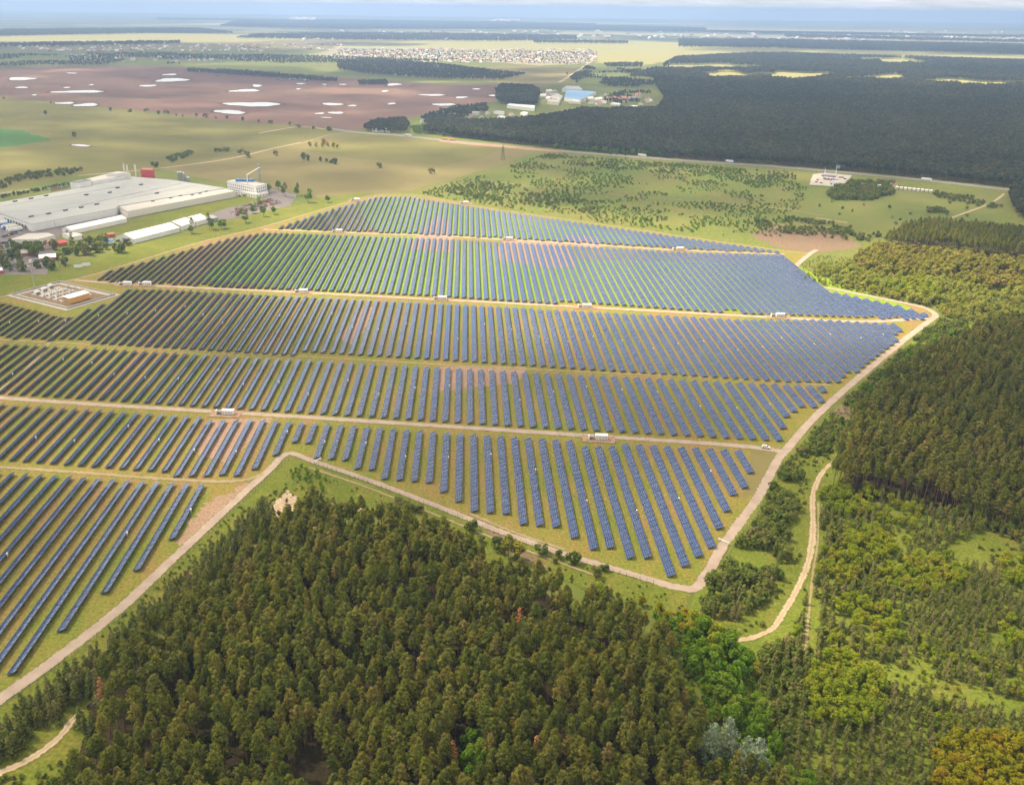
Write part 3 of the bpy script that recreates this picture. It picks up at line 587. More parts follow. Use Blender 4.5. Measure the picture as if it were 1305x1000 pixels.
def scat(poly, plane, sp, hs=.8, jit=.42, h=(8, 12), keep=1.0, gap=0.0, gs=25, rowaz=None, skew=1.0, avoid=(), m=1.5, world=False):
    P = np.asarray(poly, float) if world else GP(poly, plane)
    az = rowaz or 0.0; ca, sa = math.cos(az), math.sin(az)
    Q = np.stack([P[:, 0]*ca-P[:, 1]*sa, P[:, 0]*sa+P[:, 1]*ca], 1)
    xs = np.arange(Q[:, 0].min(), Q[:, 0].max(), hs); ys = np.arange(Q[:, 1].min(), Q[:, 1].max(), hs/skew)
    X, Y = np.meshgrid(xs, ys); X = X.ravel()+RNG.uniform(-jit, jit, X.size)*hs*(1 if rowaz is None else .25); Y = Y.ravel()+RNG.uniform(-jit, jit, Y.size)*hs/skew
    k = inside(Q, X, Y); X, Y = X[k], Y[k]; X, Y = X*ca+Y*sa, -X*sa+Y*ca
    ok = RNG.uniform(0, 1, len(X)) < keep
    if gap: ok &= vnoise(X+500, Y+900, gs)*.6+vnoise(X, Y, gs/2.7)*.4 > gap
    X, Y = X[ok], Y[ok]
    ok = ~inside(FARMW, X, Y) & off_road(X, Y, m)
    for av in avoid: ok &= ~inside(av, X, Y)
    X, Y = X[ok], Y[ok]
    hh = h[0]+(h[1]-h[0])*np.clip(.55*vnoise(X, Y, 30)+.45*RNG.uniform(0, 1, len(X))+RNG.normal(0, .12, len(X)), 0, 1.2)
    return (sp, X, Y, hh)
def ell(cx, cy, a, b, plane=0, n=16): return GP([(cx+a*math.cos(2*math.pi*i/n), cy+b*math.sin(2*math.pi*i/n)) for i in range(n)], plane)

# ------------------------------------------------------------------ woods, plantation, scrub
gapA = ell(397, 985, 26, 38, 6); gapB = ell(600, 985, 22, 40, 3); gapS = ell(930, 962, 42, 30, 6)
FRONT = [(385,640),(410,634),(440,642),(490,640),(540,664),(575,672),(620,704),(650,716),(690,716),(725,734),(780,752),(828,780),(858,806),(850,835),(868,868),(885,900),(905,905),(975,950),(1000,1000),(1010,1130),(900,1180),(60,1180),(52,1020),(70,985),(108,930),(140,880),(118,850),(185,796),(235,748),(295,698),(352,655)]
LOWL = [(338,628),(352,655),(295,698),(235,748),(185,796),(118,850),(140,880),(108,925),(60,905),(0,955),(-60,1000),(-60,945),(0,910),(66,864),(170,782),(262,698),(313,652)]
glade1 = ell(68, 925, 30, 14, 4)
RIGHT = [(1062,575),(1085,530),(1105,500),(1135,470),(1190,440),(1250,410),(1330,392),(1480,392),(1480,690),(1305,655),(1250,636),(1200,612),(1130,600),(1068,600)]
glade2 = ell(1090, 518, 28, 11, 5)
PLANT = [(1046,620),(1075,612),(1140,622),(1200,640),(1305,660),(1420,680),(1420,1200),(1000,1200),(985,1000),(975,900),(960,840),(1000,815),(1025,770),(1040,700)]
gladeC = GP([(1205,690),(1260,668),(1305,690),(1300,726),(1220,712)], 3); gladeD = GP([(1040,828),(1090,828),(1200,858),(1320,890),(1320,908),(1200,884),(1080,850)], 3)
goldp = GP([(1190,945),(1230,925),(1290,930),(1420,960),(1420,1120),(1200,1120)], 5)
PLAZ = math.atan2(*(M3 @ np.array([(1120-652.5)/F, -(10-500)/F, -1.0]))[:2])
LIMES = [(1085,630,40,22),(1110,690,34,22),(1180,725,58,26),(1095,770,30,22),(1130,790,26,30),(1255,640,30,14),(1300,720,30,20),(1150,650,30,16),(1075,715,22,26),(1290,800,22,18)]
LIMEW = [ell(x, y, a, b, 5) for x, y, a, b in LIMES]
olw = ell(1078, 872, 52, 46, 5)
BRIGHT = [(862,795),(900,790),(930,810),(950,830),(965,880),(985,930),(1010,960),(1040,985),(1060,1100),(985,1100),(975,960),(955,925),(905,890),(880,860),(858,830)]
SC = []   # (label, group, scatter)
def add(label, group, s): SC.append((label, group, s))
g = 'pines of the large wood below the panels'
add('tall olive-green pine in the dense wood below the solar panels', g, scat(FRONT, 14, 'pine', 4.0, jit=.55, h=(10, 20.5), gap=.25, gs=15, avoid=(gapA, gapB, gapS)))
add('broad warm brownish pine in the dense wood below the solar panels', 'brownish pines of the large wood', scat(FRONT, 14, 'brownpine', 7.5, jit=.5, h=(13, 20), gap=.45, gs=40, avoid=(gapA, gapB, gapS)))
add('smaller dark pine filling in the dense wood below the solar panels', g, scat(FRONT, 10, 'pine', 8, h=(8, 12), keep=.5, avoid=(gapA, gapB, gapS)))
add('young bushy pine on the wood edge beside the gravel track', 'young pines along the wood edge', scat(LOWL, 6, 'youngpine', 2.7, h=(4, 9), gap=.25, gs=14, avoid=(glade1,), m=2.5))
add('tall brownish pine in the wood beyond the young plantation', 'pines of the wood beyond the plantation', scat(RIGHT, 14, 'brownpine', 5.8, jit=.5, h=(12, 20), gap=.27, gs=20, avoid=(glade2,)))
add('tall olive pine in the wood beyond the young plantation', 'pines of the wood beyond the plantation', scat(RIGHT, 14, 'pine', 6.2, jit=.5, h=(12, 20), gap=.27, gs=20, avoid=(glade2,)))
add('dark pine of the shaded wood behind the yellow-green thicket', 'pines behind the thicket', scat([(1128,300),(1160,284),(1200,280),(1320,292),(1450,300),(1450,330),(1305,318),(1200,306),(1130,305)], 12, 'pine', 4.8, h=(14, 19)))
add('brownish tree of the wood behind the yellow-green thicket', 'brownish trees behind the thicket', scat([(1085,322),(1120,306),(1300,325),(1420,330),(1420,372),(1305,365),(1200,345),(1090,338)], 9, 'olive', 6, h=(6, 13), gap=.32, gs=25))
add('yellow-green tree in the sunlit thicket beside the track corner', 'thicket by the track corner', scat([(1025,352),(1045,333),(1085,332),(1200,342),(1330,365),(1330,396),(1250,408),(1196,398),(1170,386),(1100,371),(1060,363)], 4, 'pale', 5.2, h=(3, 7), gap=.40, gs=28))
add('pale green tree in the sunlit thicket beside the track corner', 'thicket by the track corner', scat([(1040,345),(1060,333),(1120,335),(1200,342),(1330,365),(1330,396),(1250,405),(1196,396),(1100,368)], 5, 'pale', 7, h=(5, 11), gap=.36, gs=35))
add('lime tree in the sunlit thicket beside the track corner', 'thicket by the track corner', scat([(1090,345),(1160,345),(1200,360),(1196,385),(1110,366)], 5, 'lime', 6.2, h=(5, 11), gap=.40, gs=30))
add('low bush on the bank between the track and the right-hand wood', 'bushes beside the track', scat([(1198,405),(1250,405),(1190,440),(1135,470),(1105,498),(1085,528),(1060,575),(1045,570),(1012,580),(1048,532),(1100,485),(1160,432)], 4, 'bush', 3.4, h=(2, 5), gap=.30, gs=14, avoid=(glade2,)))
add('green leafy tree on the bank beside the track', 'trees beside the track', scat([(1200,412),(1250,410),(1190,445),(1135,475),(1105,503),(1085,530),(1060,575),(1055,560),(1090,495),(1150,450)], 6, 'green', 8, h=(5, 9), keep=.7))
add('dark rounded bush on the grass between the track and the sandy path', 'dark bushes beside the track', scat([(1000,592),(1024,596),(1024,612),(1008,650),(1004,690),(1000,730),(975,775),(940,790),(895,775),(890,758),(915,725),(945,690),(968,650)], 4, 'bush', 4.0, h=(3.5, 7), gap=.36, gs=22))
add('young pine on the grass between the track and the sandy path', 'young pines beside the track', scat([(950,690),(985,665),(1000,690),(985,745),(940,785),(895,780),(915,745)], 5, 'youngpine', 4.2, h=(5, 8), gap=.40, gs=25))
av = tuple(LIMEW)+(gladeC, gladeD, goldp, olw)
add('young pine planted in a line of the plantation', 'young pines of the plantation', scat(PLANT, 4.5, 'youngpine', 3.7, jit=.7, h=(3.0, 6.6), gap=.22, gs=12, rowaz=PLAZ, skew=2.1, avoid=av, m=1, keep=.9))
add('leafy green tree among the lines of young pines', 'leafy trees among the young pines', scat(PLANT, 4, 'lime', 5.5, h=(3, 6.5), gap=.55, gs=24, avoid=av[-4:]))
for P in LIMEW: add('lime-green leafy tree in a patch among the young pines', 'lime-green trees in the plantation', scat(P, 0, 'lime', 3.9, h=(4.5, 7.5), keep=.75, world=True))
add('lime-yellow leafy tree of the round clump in the plantation', 'olive-yellow clump', scat(olw, 0, 'lime', 3.6, h=(5, 9), world=True))
add('golden-green leafy tree of the dense golden thicket', 'golden thicket', scat(goldp, 0, 'gold', 3.4, h=(5, 8), world=True))
add('bright green broad-leaved tree beside the dark pine wood', 'bright green trees beside the pine wood', scat(BRIGHT, 7, 'green', 5.4, h=(7, 13), keep=.85))
add('yellow-green broad-leaved tree beside the dark pine wood', 'bright green trees beside the pine wood', scat([(868,785),(900,780),(960,835),(985,850),(985,890),(960,850),(900,815)], 6, 'lime', 5.6, h=(6, 11), keep=.8))
add('pale yellow-green tree at the bend of the gravel track', 'pale trees at the track bend', scat([(800,752),(850,768),(880,775),(880,795),(862,800),(830,775)], 5, 'gold', 5, h=(4, 7), keep=.8))
add('mixed green bush in the damp hollow beside the plantation', 'bushes of the hollow', scat([(965,830),(1000,815),(1040,820),(1050,850),(1030,930),(1010,960),(985,920)], 3, 'bush', 4, h=(3, 6), keep=.8))
add('leafy green tree standing among the pines of the large wood', 'leafy trees scattered in the pine wood', scat(FRONT, 10, 'green', 16, h=(8, 13), keep=.22))
add('bright green broad-leaved tree in a small gap of the pine wood', 'leafy trees in the pine wood gap', scat(ell(600, 955, 26, 28, 7), 7, 'green', 5, h=(7, 11), world=True))
add('bright green bush on the grass at the track corner', 'bushes at the track corner', scat([(372,588),(395,595),(420,610),(415,625),(385,620),(365,605)], 2, 'green', 3.4, h=(2, 4), keep=.8))
add('dark bush on the grass slope under the gravel track', 'bushes under the gravel track', scat([(500,632),(540,640),(545,652),(505,645)], 3, 'bush', 4, h=(3, 6)))
def spots(sp, pts, h): 
    W = np.array([G(x, y) for x, y in pts]); return (sp, W[:, 0], W[:, 1], np.array([h[0]+(h[1]-h[0])*random.random() for _ in pts]))
add('dark bush standing alone on the grass under the gravel track', 'bushes under the gravel track', spots('bush', [(600,675),(612,692),(634,700),(640,706),(690,706),(713,712),(730,718),(770,726),(708,716),(660,712),(762,733)], (3, 7)))
add('brownish tree standing alone on the grass under the gravel track', 'trees under the gravel track', spots('olive', [(648,712),(662,716),(575,700)], (9, 12)))
for x, y in ((925,938),(905,945),(948,960),(960,975),(990,1000)): add('silvery pale green tree rising from the edge of the pine wood', 'silvery trees', spots('silver', [(x, y+26)], (14, 18)))
for x, y, l in ((683,985,'orange withered pine among the green pines of the front wood'),(578,990,'small rusty withered pine next to the bright green trees'),(1228,618,'pinkish withered pine at the edge of the right-hand wood'),(662,815,'rusty withered pine deep inside the front wood'),(405,712,'pinkish withered pine near the sandy clearing'),(134,905,'bare pinkish pine at the wood edge by the track'),(870,500,'x')):
    if l != 'x': add(l, None, spots('dead', [(x, y)], (13, 16)))
add('round bright lime tree standing in the middle of the sunlit thicket', 'lime trees of the thicket', spots('lime', [(1180,378),(1188,380),(1196,379),(1184,384),(1193,384),(1174,383)], (9, 12)))
# scrub of the pasture
sg = 'bushes of the rough pasture'
add('dark green bush dotted over the rough pasture beyond the panels', sg, scat([(530,246),(640,213),(700,194),(860,207),(1010,218),(1030,245),(1000,300),(960,302),(800,286),(700,272),(600,256)], 2, 'greenbush', 7.0, h=(1.2, 4.0), gap=.46, gs=40))
add('dark green bush of the thick scrub belt beyond the panels', sg, scat([(560,240),(620,232),(700,246),(800,262),(850,270),(850,283),(760,272),(660,258),(590,250)], 2, 'bush', 6.5, h=(1.5, 5), gap=.49, gs=28))
add('dark bush of the scrub under the highway', sg, scat([(690,196),(860,208),(1010,219),(1035,228),(1030,240),(900,226),(760,212),(690,208)], 2, 'bush', 7, h=(1.5, 4.5), gap=.49, gs=34))
add('dark bush of the belt between the heath and the meadow', sg, scat([(960,278),(1010,275),(1080,285),(1125,295),(1120,305),(1070,302),(1010,295),(965,290)], 3, 'bush', 5.5, h=(2, 6), gap=.45, gs=26))
add('lone bush scattered over the green meadow', sg, scat([(1000,255),(1060,245),(1200,245),(1280,255),(1240,280),(1130,290),(1000,275)], 2, 'bush', 22, h=(2.5, 5), keep=.25))
add('dark green tree of the thicket beside the filling station', 'trees beside the filling station', scat([(1052,243),(1082,230),(1140,230),(1140,244),(1110,252),(1060,252)], 4, 'bush', 5.5, h=(4, 8), keep=.85))
add('dark bush of the hedge in the meadow by the highway', sg, scat([(1190,243),(1240,250),(1280,262),(1265,264),(1195,250)], 3, 'bush', 6, h=(3, 6), keep=.8))
add('dark bush of the clump in the meadow by the lane', sg, scat([(1178,263),(1208,266),(1208,271),(1180,268)], 3, 'bush', 5.5, h=(4, 6)))
add('green bush of the thicket behind the factory field', sg, scat([(0,240),(30,228),(90,222),(105,214),(88,214),(30,220),(0,232)], 2, 'bush', 7, h=(3, 6), keep=.85))
add('bush in the field hedge behind the chimneys', sg, scat([(210,200),(240,192),(250,194),(218,206)], 2, 'bush', 6, h=(3, 5), keep=.8))
add('bush in the field hedge behind the chimneys', sg, scat([(272,190),(292,188),(292,192),(275,194)], 2, 'bush', 6, h=(3, 5), keep=.8))
ft = 'trees around the factory'
add('dark leafy tree standing on the grass beside the white factory halls', ft, spots('green', [(244,298),(286,291),(282,292),(270,292),(331,263),(343,246),(355,243),(361,250),(378,250),(395,249),(393,258),(418,258),(322,272),(308,276),(313,284),(336,276),(349,273)], (9, 15)))
add('tall narrow dark tree standing on the grass beside the white factory halls', ft, spots('pine', [(246,297),(267,293),(364,251),(380,249)], (15, 19)))
add('dark round tree in the yard with the small red sheds', ft, spots('bush', [(15,318),(25,323),(35,318),(42,315),(62,340),(48,342),(12,345),(30,346),(8,342),(76,330),(86,324),(98,325),(105,318),(110,323),(125,322),(148,318),(163,313),(40,325),(48,326),(20,330),(70,318),(115,312),(130,312),(52,318),(90,322),(122,314),(136,318),(152,322),(66,344),(84,338),(0,334)], (6, 12)))
add('tall dark spruce in the yard with the small red sheds', ft, spots('youngpine', [(93,316),(7,338),(28,345),(110,325)], (14, 19)))
add('small dark tree of the line beside the factory lane', ft, spots('bush', [(4+4.6*i, 252-.85*i) for i in range(19)], (4, 6)))
add('lone dark tree on the stubble field', 'trees of the open fields', spots('bush', [(308,197),(315,201),(351,199),(550,221),(483,214),(386,203),(392,205),(408,206),(416,207),(422,208),(428,209),(195,222),(198,214)], (6, 11)))
add('leafy tree of the clump beside the lane junction', 'trees of the open fields', spots('gold', [(395,187),(403,188),(411,188),(418,187),(425,188),(430,189),(413,184)], (7, 11)))
add('dark tree on the boundary of the ploughed field', 'trees of the open fields', spots('bush', [(5,126),(65,132),(140,141),(165,143),(187,143),(202,146),(212,146),(225,148),(233,149),(250,148),(262,150),(275,152),(290,152),(310,154),(330,156),(345,158),(95,175),(58,146),(380,163),(370,160),(400,165),(420,167)], (5, 10)))

def kind_of(sp): return {'pine': 'pine_tree', 'brownpine': 'pine_tree', 'dead': 'pine_tree', 'youngpine': 'young_pine', 'bush': 'shrub', 'greenbush': 'shrub'}.get(sp, 'broadleaf_tree')
CATS = {'pine_tree': 'pine tree', 'young_pine': 'pine tree', 'shrub': 'shrub', 'broadleaf_tree': 'tree'}
STUFF = {'pine_tree': ('more_pine_trees', 'pines standing behind and between the individual ones'), 'young_pine': ('more_young_pines', 'young pines of the plantation and wood edge'), 'shrub': ('more_shrubs', 'bushes of the pasture and banks'), 'broadleaf_tree': ('more_broadleaf_trees', 'leafy trees and undergrowth')}
pool = {}
for label, group, (sp, X, Y, hh) in SC:
    if not len(X): print('empty', label); continue
    px, py, d = to_px(np.stack([X, Y, hh*.8], 1))
    for i in range(len(X)):
        see = (-6 < px[i] < 1311) and (8 < py[i] < 1008)
        if not see and not (-160 < px[i] < 1460 and py[i] < 1250): continue
        pool.setdefault(kind_of(sp), []).append((-(hh[i]/d[i]) if see else 1, sp, X[i], Y[i], hh[i], label, group, d[i]))
left = {}
for kn, L_ in pool.items():
    L_.sort(key=lambda q: (q[6] is not None, q[0])); print(kn, len(L_))
    for i, (sz, sp, x, y, h, label, group, d) in enumerate(L_):
        if i < 300 and sz < 0:
            lst, _c = PROTO[sp]; k = random.randrange(len(lst)); h0, tme, cme, jme = lst[k]; s = h/h0
            if kn in ('pine_tree', 'broadleaf_tree') and d < 900:
                e = empty(kn, (x, y, 0), random.uniform(0, 6.28), s); link('trunk', tme, e); link('crown', cme, e)
            else:
                e = link(kn, jme); e.location = (x, y, 0); e.rotation_euler = (0, 0, random.uniform(0, 6.28)); e.scale = (s*random.uniform(.9, 1.15),)*2+(s,)
            tag(e, label, CATS[kn], group)
        else: left.setdefault((kn, sp), []).append((x, y, h))
parents = {}
for (kn, sp), L_ in left.items():
    A = np.array(L_); nm, lb = STUFF[kn]
    o = scatter_object(nm, sp, A[:, 0], A[:, 1], A[:, 2], lb)

under = []
VERGE = [(372,583),(400,594),(560,652),(720,714),(860,755),(880,757),(860,800),(800,770),(680,730),(560,690),(470,650),(400,645),(350,650),(300,690),(345,608)]
GLADE = [(1000,588),(1045,540),(1062,560),(1050,640),(1045,720),(1012,775),(960,820),(890,795),(888,758),(930,695),(968,640)]
for poly, sp, hs, h, gp in ((PLANT, 'green', 3.4, (.5, 1.8), .50), (PLANT, 'bush', 4.2, (.6, 2.0), .54), (PLANT, 'lime', 4.2, (.8, 2.8), .45), (BRIGHT, 'green', 3.0, (1, 4), .25), (BRIGHT, 'lime', 4.5, (1, 4), .40), ([(925,925),(1000,930),(1015,1100),(900,1100)], 'green', 3.2, (1.5, 5), .2), (VERGE, 'bush', 4.0, (.4, 1.5), .52), (VERGE, 'lime', 4.5, (.3, 1.2), .52), (GLADE, 'bush', 3.6, (.5, 2.2), .50), (GLADE, 'lime', 4.2, (.4, 1.6), .52),
    ([(1000,345),(1045,325),(1330,350),(1330,400),(1195,402)], 'pale', 4.0, (1, 3), .35), ([(1200,405),(1330,392),(1190,445),(1060,580),(1010,580),(1100,486)], 'green', 3.4, (.8, 3), .38), (RIGHT, 'bush', 6, (1, 4), .45), (FRONT, 'bush', 6, (1, 4), .5), ([(835,790),(900,785),(965,860),(965,965),(905,925),(850,850)], 'green', 3.2, (1.5, 6), .2), ([(835,790),(900,785),(965,860),(965,965),(905,925),(850,850)], 'lime', 5, (1.5, 5), .3), ([(-40,1060),(-40,985),(60,930),(110,900),(110,960),(60,1040)], 'bush', 3.0, (.5, 2.2), .42), ([(-40,1060),(-40,985),(60,930),(110,900),(110,960),(60,1040)], 'lime', 3.6, (.4, 1.6), .45), ([(0,905),(70,855),(230,715),(345,605),(365,625),(240,745),(60,900)], 'bush', 3.4, (.5, 1.8), .48)):
    s_ = scat(poly, 1, sp, hs, h=h, gap=gp, gs=13, m=1.0, avoid=(gladeC,) if poly is PLANT and sp != 'bush' else ()); under.append(s_)
for sp in ('green', 'bush', 'lime', 'pale'):
    q = [u for u in under if u[0] == sp]; A = [np.concatenate([u[k] for u in q]) for k in (1, 2, 3)]; px, py, d = to_px(np.stack([A[0], A[1], A[2]], 1)); ok = (px > -60) & (px < 1370) & (py < 1060); print('under', sp, ok.sum())
    scatter_object('undergrowth', sp, A[0][ok], A[1][ok], A[2][ok], 'low leafy undergrowth')
# distant woods, each one mass of trees
def wood(poly, sp, spacing, h, plane=10, label='dark far wood', keep=1.0, gap=0, gs=80, name='distant_wood', avoid=()):
    s = scat(poly, plane, sp, spacing, h=h, keep=keep, gap=gap, gs=gs, m=6, avoid=avoid)
    if len(s[1]): scatter_object(name, sp, s[1], s[2], s[3], label); print(label, len(s[1]))
def blob(cx, cy, a, b, pl, n=60):
    p1, p2, p3 = (random.uniform(0, 6.3) for _ in range(3)); rr = [1+.28*math.sin(2*t+p1)+.2*math.sin(3*t+p2)+.13*math.sin(7*t+p3)+random.uniform(-.08, .08) for t in (2*math.pi*i/n for i in range(n))]
    return GP([(cx+a*r_*math.cos(2*math.pi*i/n), cy+b*r_*math.sin(2*math.pi*i/n)*(.8+.35*math.cos(2*math.pi*i/n+p2))) for i, r_ in enumerate(rr)], pl)
cl = [blob(950, 99, 50, 6.5, 0), blob(1025, 99, 55, 5.6, 0), blob(1255, 108, 62, 6.2, 0), blob(885, 88.5, 70, 5.2, 0), blob(1130, 77.5, 45, 4.6, 0), blob(1120, 101, 40, 5, 0)]
for c in cl: patch('clearing', c, MT['yellow'], Z(), 0, world=True)
patch('works_ground', [(690,128),(700,108),(745,100),(830,100),(845,132),(770,134),(720,134)], MT['scrub'], Z(), 8)
wood([(535,160),(570,150),(640,150),(690,146),(745,136),(830,135),(855,132),(1400,150),(1400,246),(1283,226),(1150,213),(1000,200),(860,191),(700,178),(600,168)], 'far', 6.6, (13, 19), 14, 'great dark forest beyond the highway')
wood([(843,132),(848,120),(838,108),(836,100),(1400,112),(1400,151),(860,133)], 'far', 9, (15, 21), 14, 'great dark forest beyond the highway', avoid=cl, gap=.14, gs=90)
wood([(836,100),(822,88),(840,84),(900,83),(1000,84),(1500,92),(1500,114)], 'far', 12, (16, 22), 14, 'blue far end of the great forest', avoid=cl)
wood([(845,82),(860,72),(960,67),(1000,67),(1305,76),(1500,82),(1500,92),(1000,84),(900,83)], 'far', 17, (17, 23), 14, 'blue far end of the great forest', avoid=cl)
wood([(1285,228),(1400,240),(1400,285),(1310,272),(1296,262)], 'far', 6, (14, 19), 12, 'tongue of dark forest at the lane')
wood([(632,112),(640,106),(680,108),(688,114),(684,128),(660,129),(634,124)], 'far', 8, (15, 19), 14, 'square dark wood on the ploughed field')
wood([(462,158),(480,150),(515,148),(522,154),(518,163),(470,163)], 'far', 7, (9, 14), 10, 'green wood beside the white sheds')
wood([(536,146),(580,134),(620,131),(622,138),(560,155),(545,156)], 'far', 7.5, (8, 14), 10, 'gardens and trees of the roadside hamlet', gap=.35, gs=60)
wood([(520,160),(545,158),(600,166),(680,176),(760,182),(760,186),(600,173),(530,168)], 'green', 8, (6, 10), 6, 'pale green trees along the highway', gap=.35, gs=60)
wood([(700,184),(760,176),(800,178),(850,190),(860,199),(760,192)], 'green', 8, (8, 12), 8, 'bright green trees along the highway')
wood([(430,76),(470,74),(560,80),(640,90),(672,92),(640,99),(560,98),(470,92),(430,86)], 'far', 14, (10, 16), 10, 'blue-green tree belt beyond the ploughed field', gap=.3, gs=200)
wood([(236,86),(300,88),(350,92),(430,98),(430,102),(340,96),(240,89)], 'far', 11, (9, 14), 10, 'blue-green tree belt beyond the ploughed field', gap=.25, gs=120)
wood([(-50,70),(0,68),(200,66),(420,70),(560,75),(560,77),(420,78),(200,80),(0,82),(-50,84)], 'far', 20, (9, 14), 10, 'trees around the far village', gap=.4, gs=300)
wood([(455,101),(492,100),(494,105),(458,105)], 'far', 9, (9, 12), 10, 'clump of trees on the ploughed field')
wood([(740,96),(800,84),(830,90),(842,110),(830,130),(760,130),(790,112)], 'far', 11, (8, 13), 8, 'scrubby trees around the blue-roofed works', gap=.48, gs=120)
wood([(720,94),(745,82),(760,86),(735,104)], 'far', 11, (8, 13), 8, 'scrubby trees around the blue-roofed works', gap=.3, gs=120)
wood([(770,80),(820,79),(818,84),(775,84)], 'far', 14, (10, 14), 8, 'trees at the edge of the yellow field')
for poly, sp_ in [([(200,25),(430,27),(640,30),(760,32),(760,30.5),(640,28),(430,25.5),(200,23.5)], 30), ([(700,38),(900,41),(1305,48),(1305,45.5),(900,39),(700,36.5)], 30), ([(-100,58),(-100,48),(0,46),(200,42),(300,42),(250,36),(0,38),(-100,40)], 40), ([(300,48),(430,50),(640,52),(735,50),(735,46),(640,44),(430,42),(330,44)], 30), ([(280,33),(430,37),(640,37),(740,37),(900,40),(900,36),(740,32),(430,27),(300,27)], 50),
                  ([(865,59),(1000,61),(1305,68),(1500,73),(1500,60),(1305,57),(1000,51),(865,50)], 26), ([(-50,60),(150,57),(230,55),(230,53),(150,54),(-50,57)], 25), ([(680,54),(800,55),(800,53),(680,52)], 25), ([(1000,47),(1305,54),(1305,52),(1000,44)], 40)]:
    wood(poly, 'far', min(sp_, 30), (18, 26), 10, 'blue band of woodland on the plain', gap=.2, gs=500)
# forest floors under the far woods

# ------------------------------------------------------------------ buildings and furniture
class Frame:
    def __init__(s, pa, pb):
        a, b = G(*pa), G(*pb); s.a = a; u = b-a; s.L = float(np.linalg.norm(u)); s.u = u/s.L; s.v = np.array([-s.u[1], s.u[0]]); s.rz = math.atan2(s.u[1], s.u[0])
    def loc(s, q, z=0.0): d = G(*q, z)-s.a; return float(d @ s.u), float(d @ s.v)
    def root(s, name): return empty(name, (s.a[0], s.a[1], 0), s.rz)
def prism(mb, P, z0, z1, m=0, top=True):
    n = len(P); area = sum(P[i-1][0]*P[i][1]-P[i][0]*P[i-1][1] for i in range(n))
    if area < 0: P = P[::-1]
    vs = [(x, y, z0) for x, y in P]+[(x, y, z1) for x, y in P]
    mb.add(vs, [(i, (i+1) % n, n+(i+1) % n, n+i) for i in range(n)]+([tuple(range(n, 2*n))] if top else []), m)
def shrink(P, d):
    P = np.array(P, float); c = P.mean(0); return [tuple(p+(c-p)/np.linalg.norm(c-p)*d) for p in P]
def block(name, label, cat, roof_px, z, wall, roof, group=None, doors=(), windows=0, z0=0.0):
    """flat-roofed building from the corners of its roof"""
    W = GP(roof_px, z); c = W.mean(0); e = empty(name, (c[0], c[1], 0)); tag(e, label, cat, group); P = [tuple(p-c) for p in W]
    mb = MB(); prism(mb, P, z0, z, 0, False); mb.build('wall', wall, e)
    mb = MB(); prism(mb, shrink(P, -.25), z-.05, z+.35, 0, False); prism(mb, shrink(P, .5), z+.05, z+.22, 0); ro = mb.build('roof', roof, e)
    mb = MB(); n = len(P); A = P
    for i in range(n):
        q = np.array(A[i-1]); r = np.array(A[i]); l = np.linalg.norm(r-q)
        if l < 6 or not windows: continue
        u = (r-q)/l; nn = np.array([u[1], -u[0]])
        if nn @ (np.array(q)+np.array(r)) < 0: nn = -nn
        for rowz in range(max(1, int((z-z0)/3.4))):
            zz = z0+1.2+rowz*3.3
            for j in range(int(l/windows)):
                p = q+u*((j+.5)*windows)+nn*.03; a = p-u*.8; b = p+u*.8
                mb.add([(a[0], a[1], zz), (b[0], b[1], zz), (b[0], b[1], zz+1.4), (a[0], a[1], zz+1.4)], [(0, 1, 2, 3)])
    if mb.v: mb.build('window_band', MT['dark'], e)
    return e, c, ro
def hall(name, label, cat, pa, pb, depth, eave, ridge, wall, roof, group=None, door=True):
    """gabled hall with its long side along pa-pb"""
    f = Frame(pa, pb); e = f.root(name); tag(e, label, cat, group); L = f.L; d = depth
    mb = MB(); mb.extrude_x([(0, 0), (d, 0), (d, eave), (d/2, ridge-.05), (0, eave)], 0, L); mb.build('wall', wall, e)
    mb = MB(); o = .35
    for sgn in (0, 1):
        y0, y1 = (-o, d/2) if not sgn else (d+o, d/2); z0 = eave-o*(ridge-eave)/(d/2)
        mb.add([(-o, y0, z0), (L+o, y0, z0), (L+o, y1, ridge), (-o, y1, ridge), (-o, y0, z0+.18), (L+o, y0, z0+.18), (L+o, y1, ridge+.18), (-o, y1, ridge+.18)], [(0, 1, 2, 3), (4, 7, 6, 5), (0, 4, 5, 1), (0, 3, 7, 4), (1, 5, 6, 2)])
    k = max(2, int(L/8))
    for i in range(1, k): x = L*i/k; mb.extrude_y([(x-.06, 0), (x+.06, 0)], 0, .01) if False else mb.add([(x-.08, -o, eave+.1), (x+.08, -o, eave+.1), (x+.08, d/2, ridge+.24), (x-.08, d/2, ridge+.24)], [(0, 1, 2, 3)])
    mb.build('roof', roof, e)
    if door:
        mb = MB()
        for x in (-.05, L+.05): mb.add([(x, d*.35, 0), (x, d*.65, 0), (x, d*.65, eave*.85), (x, d*.35, eave*.85)], [(0, 1, 2, 3)])
        mb.build('door', MT['metal'], e)
    return e
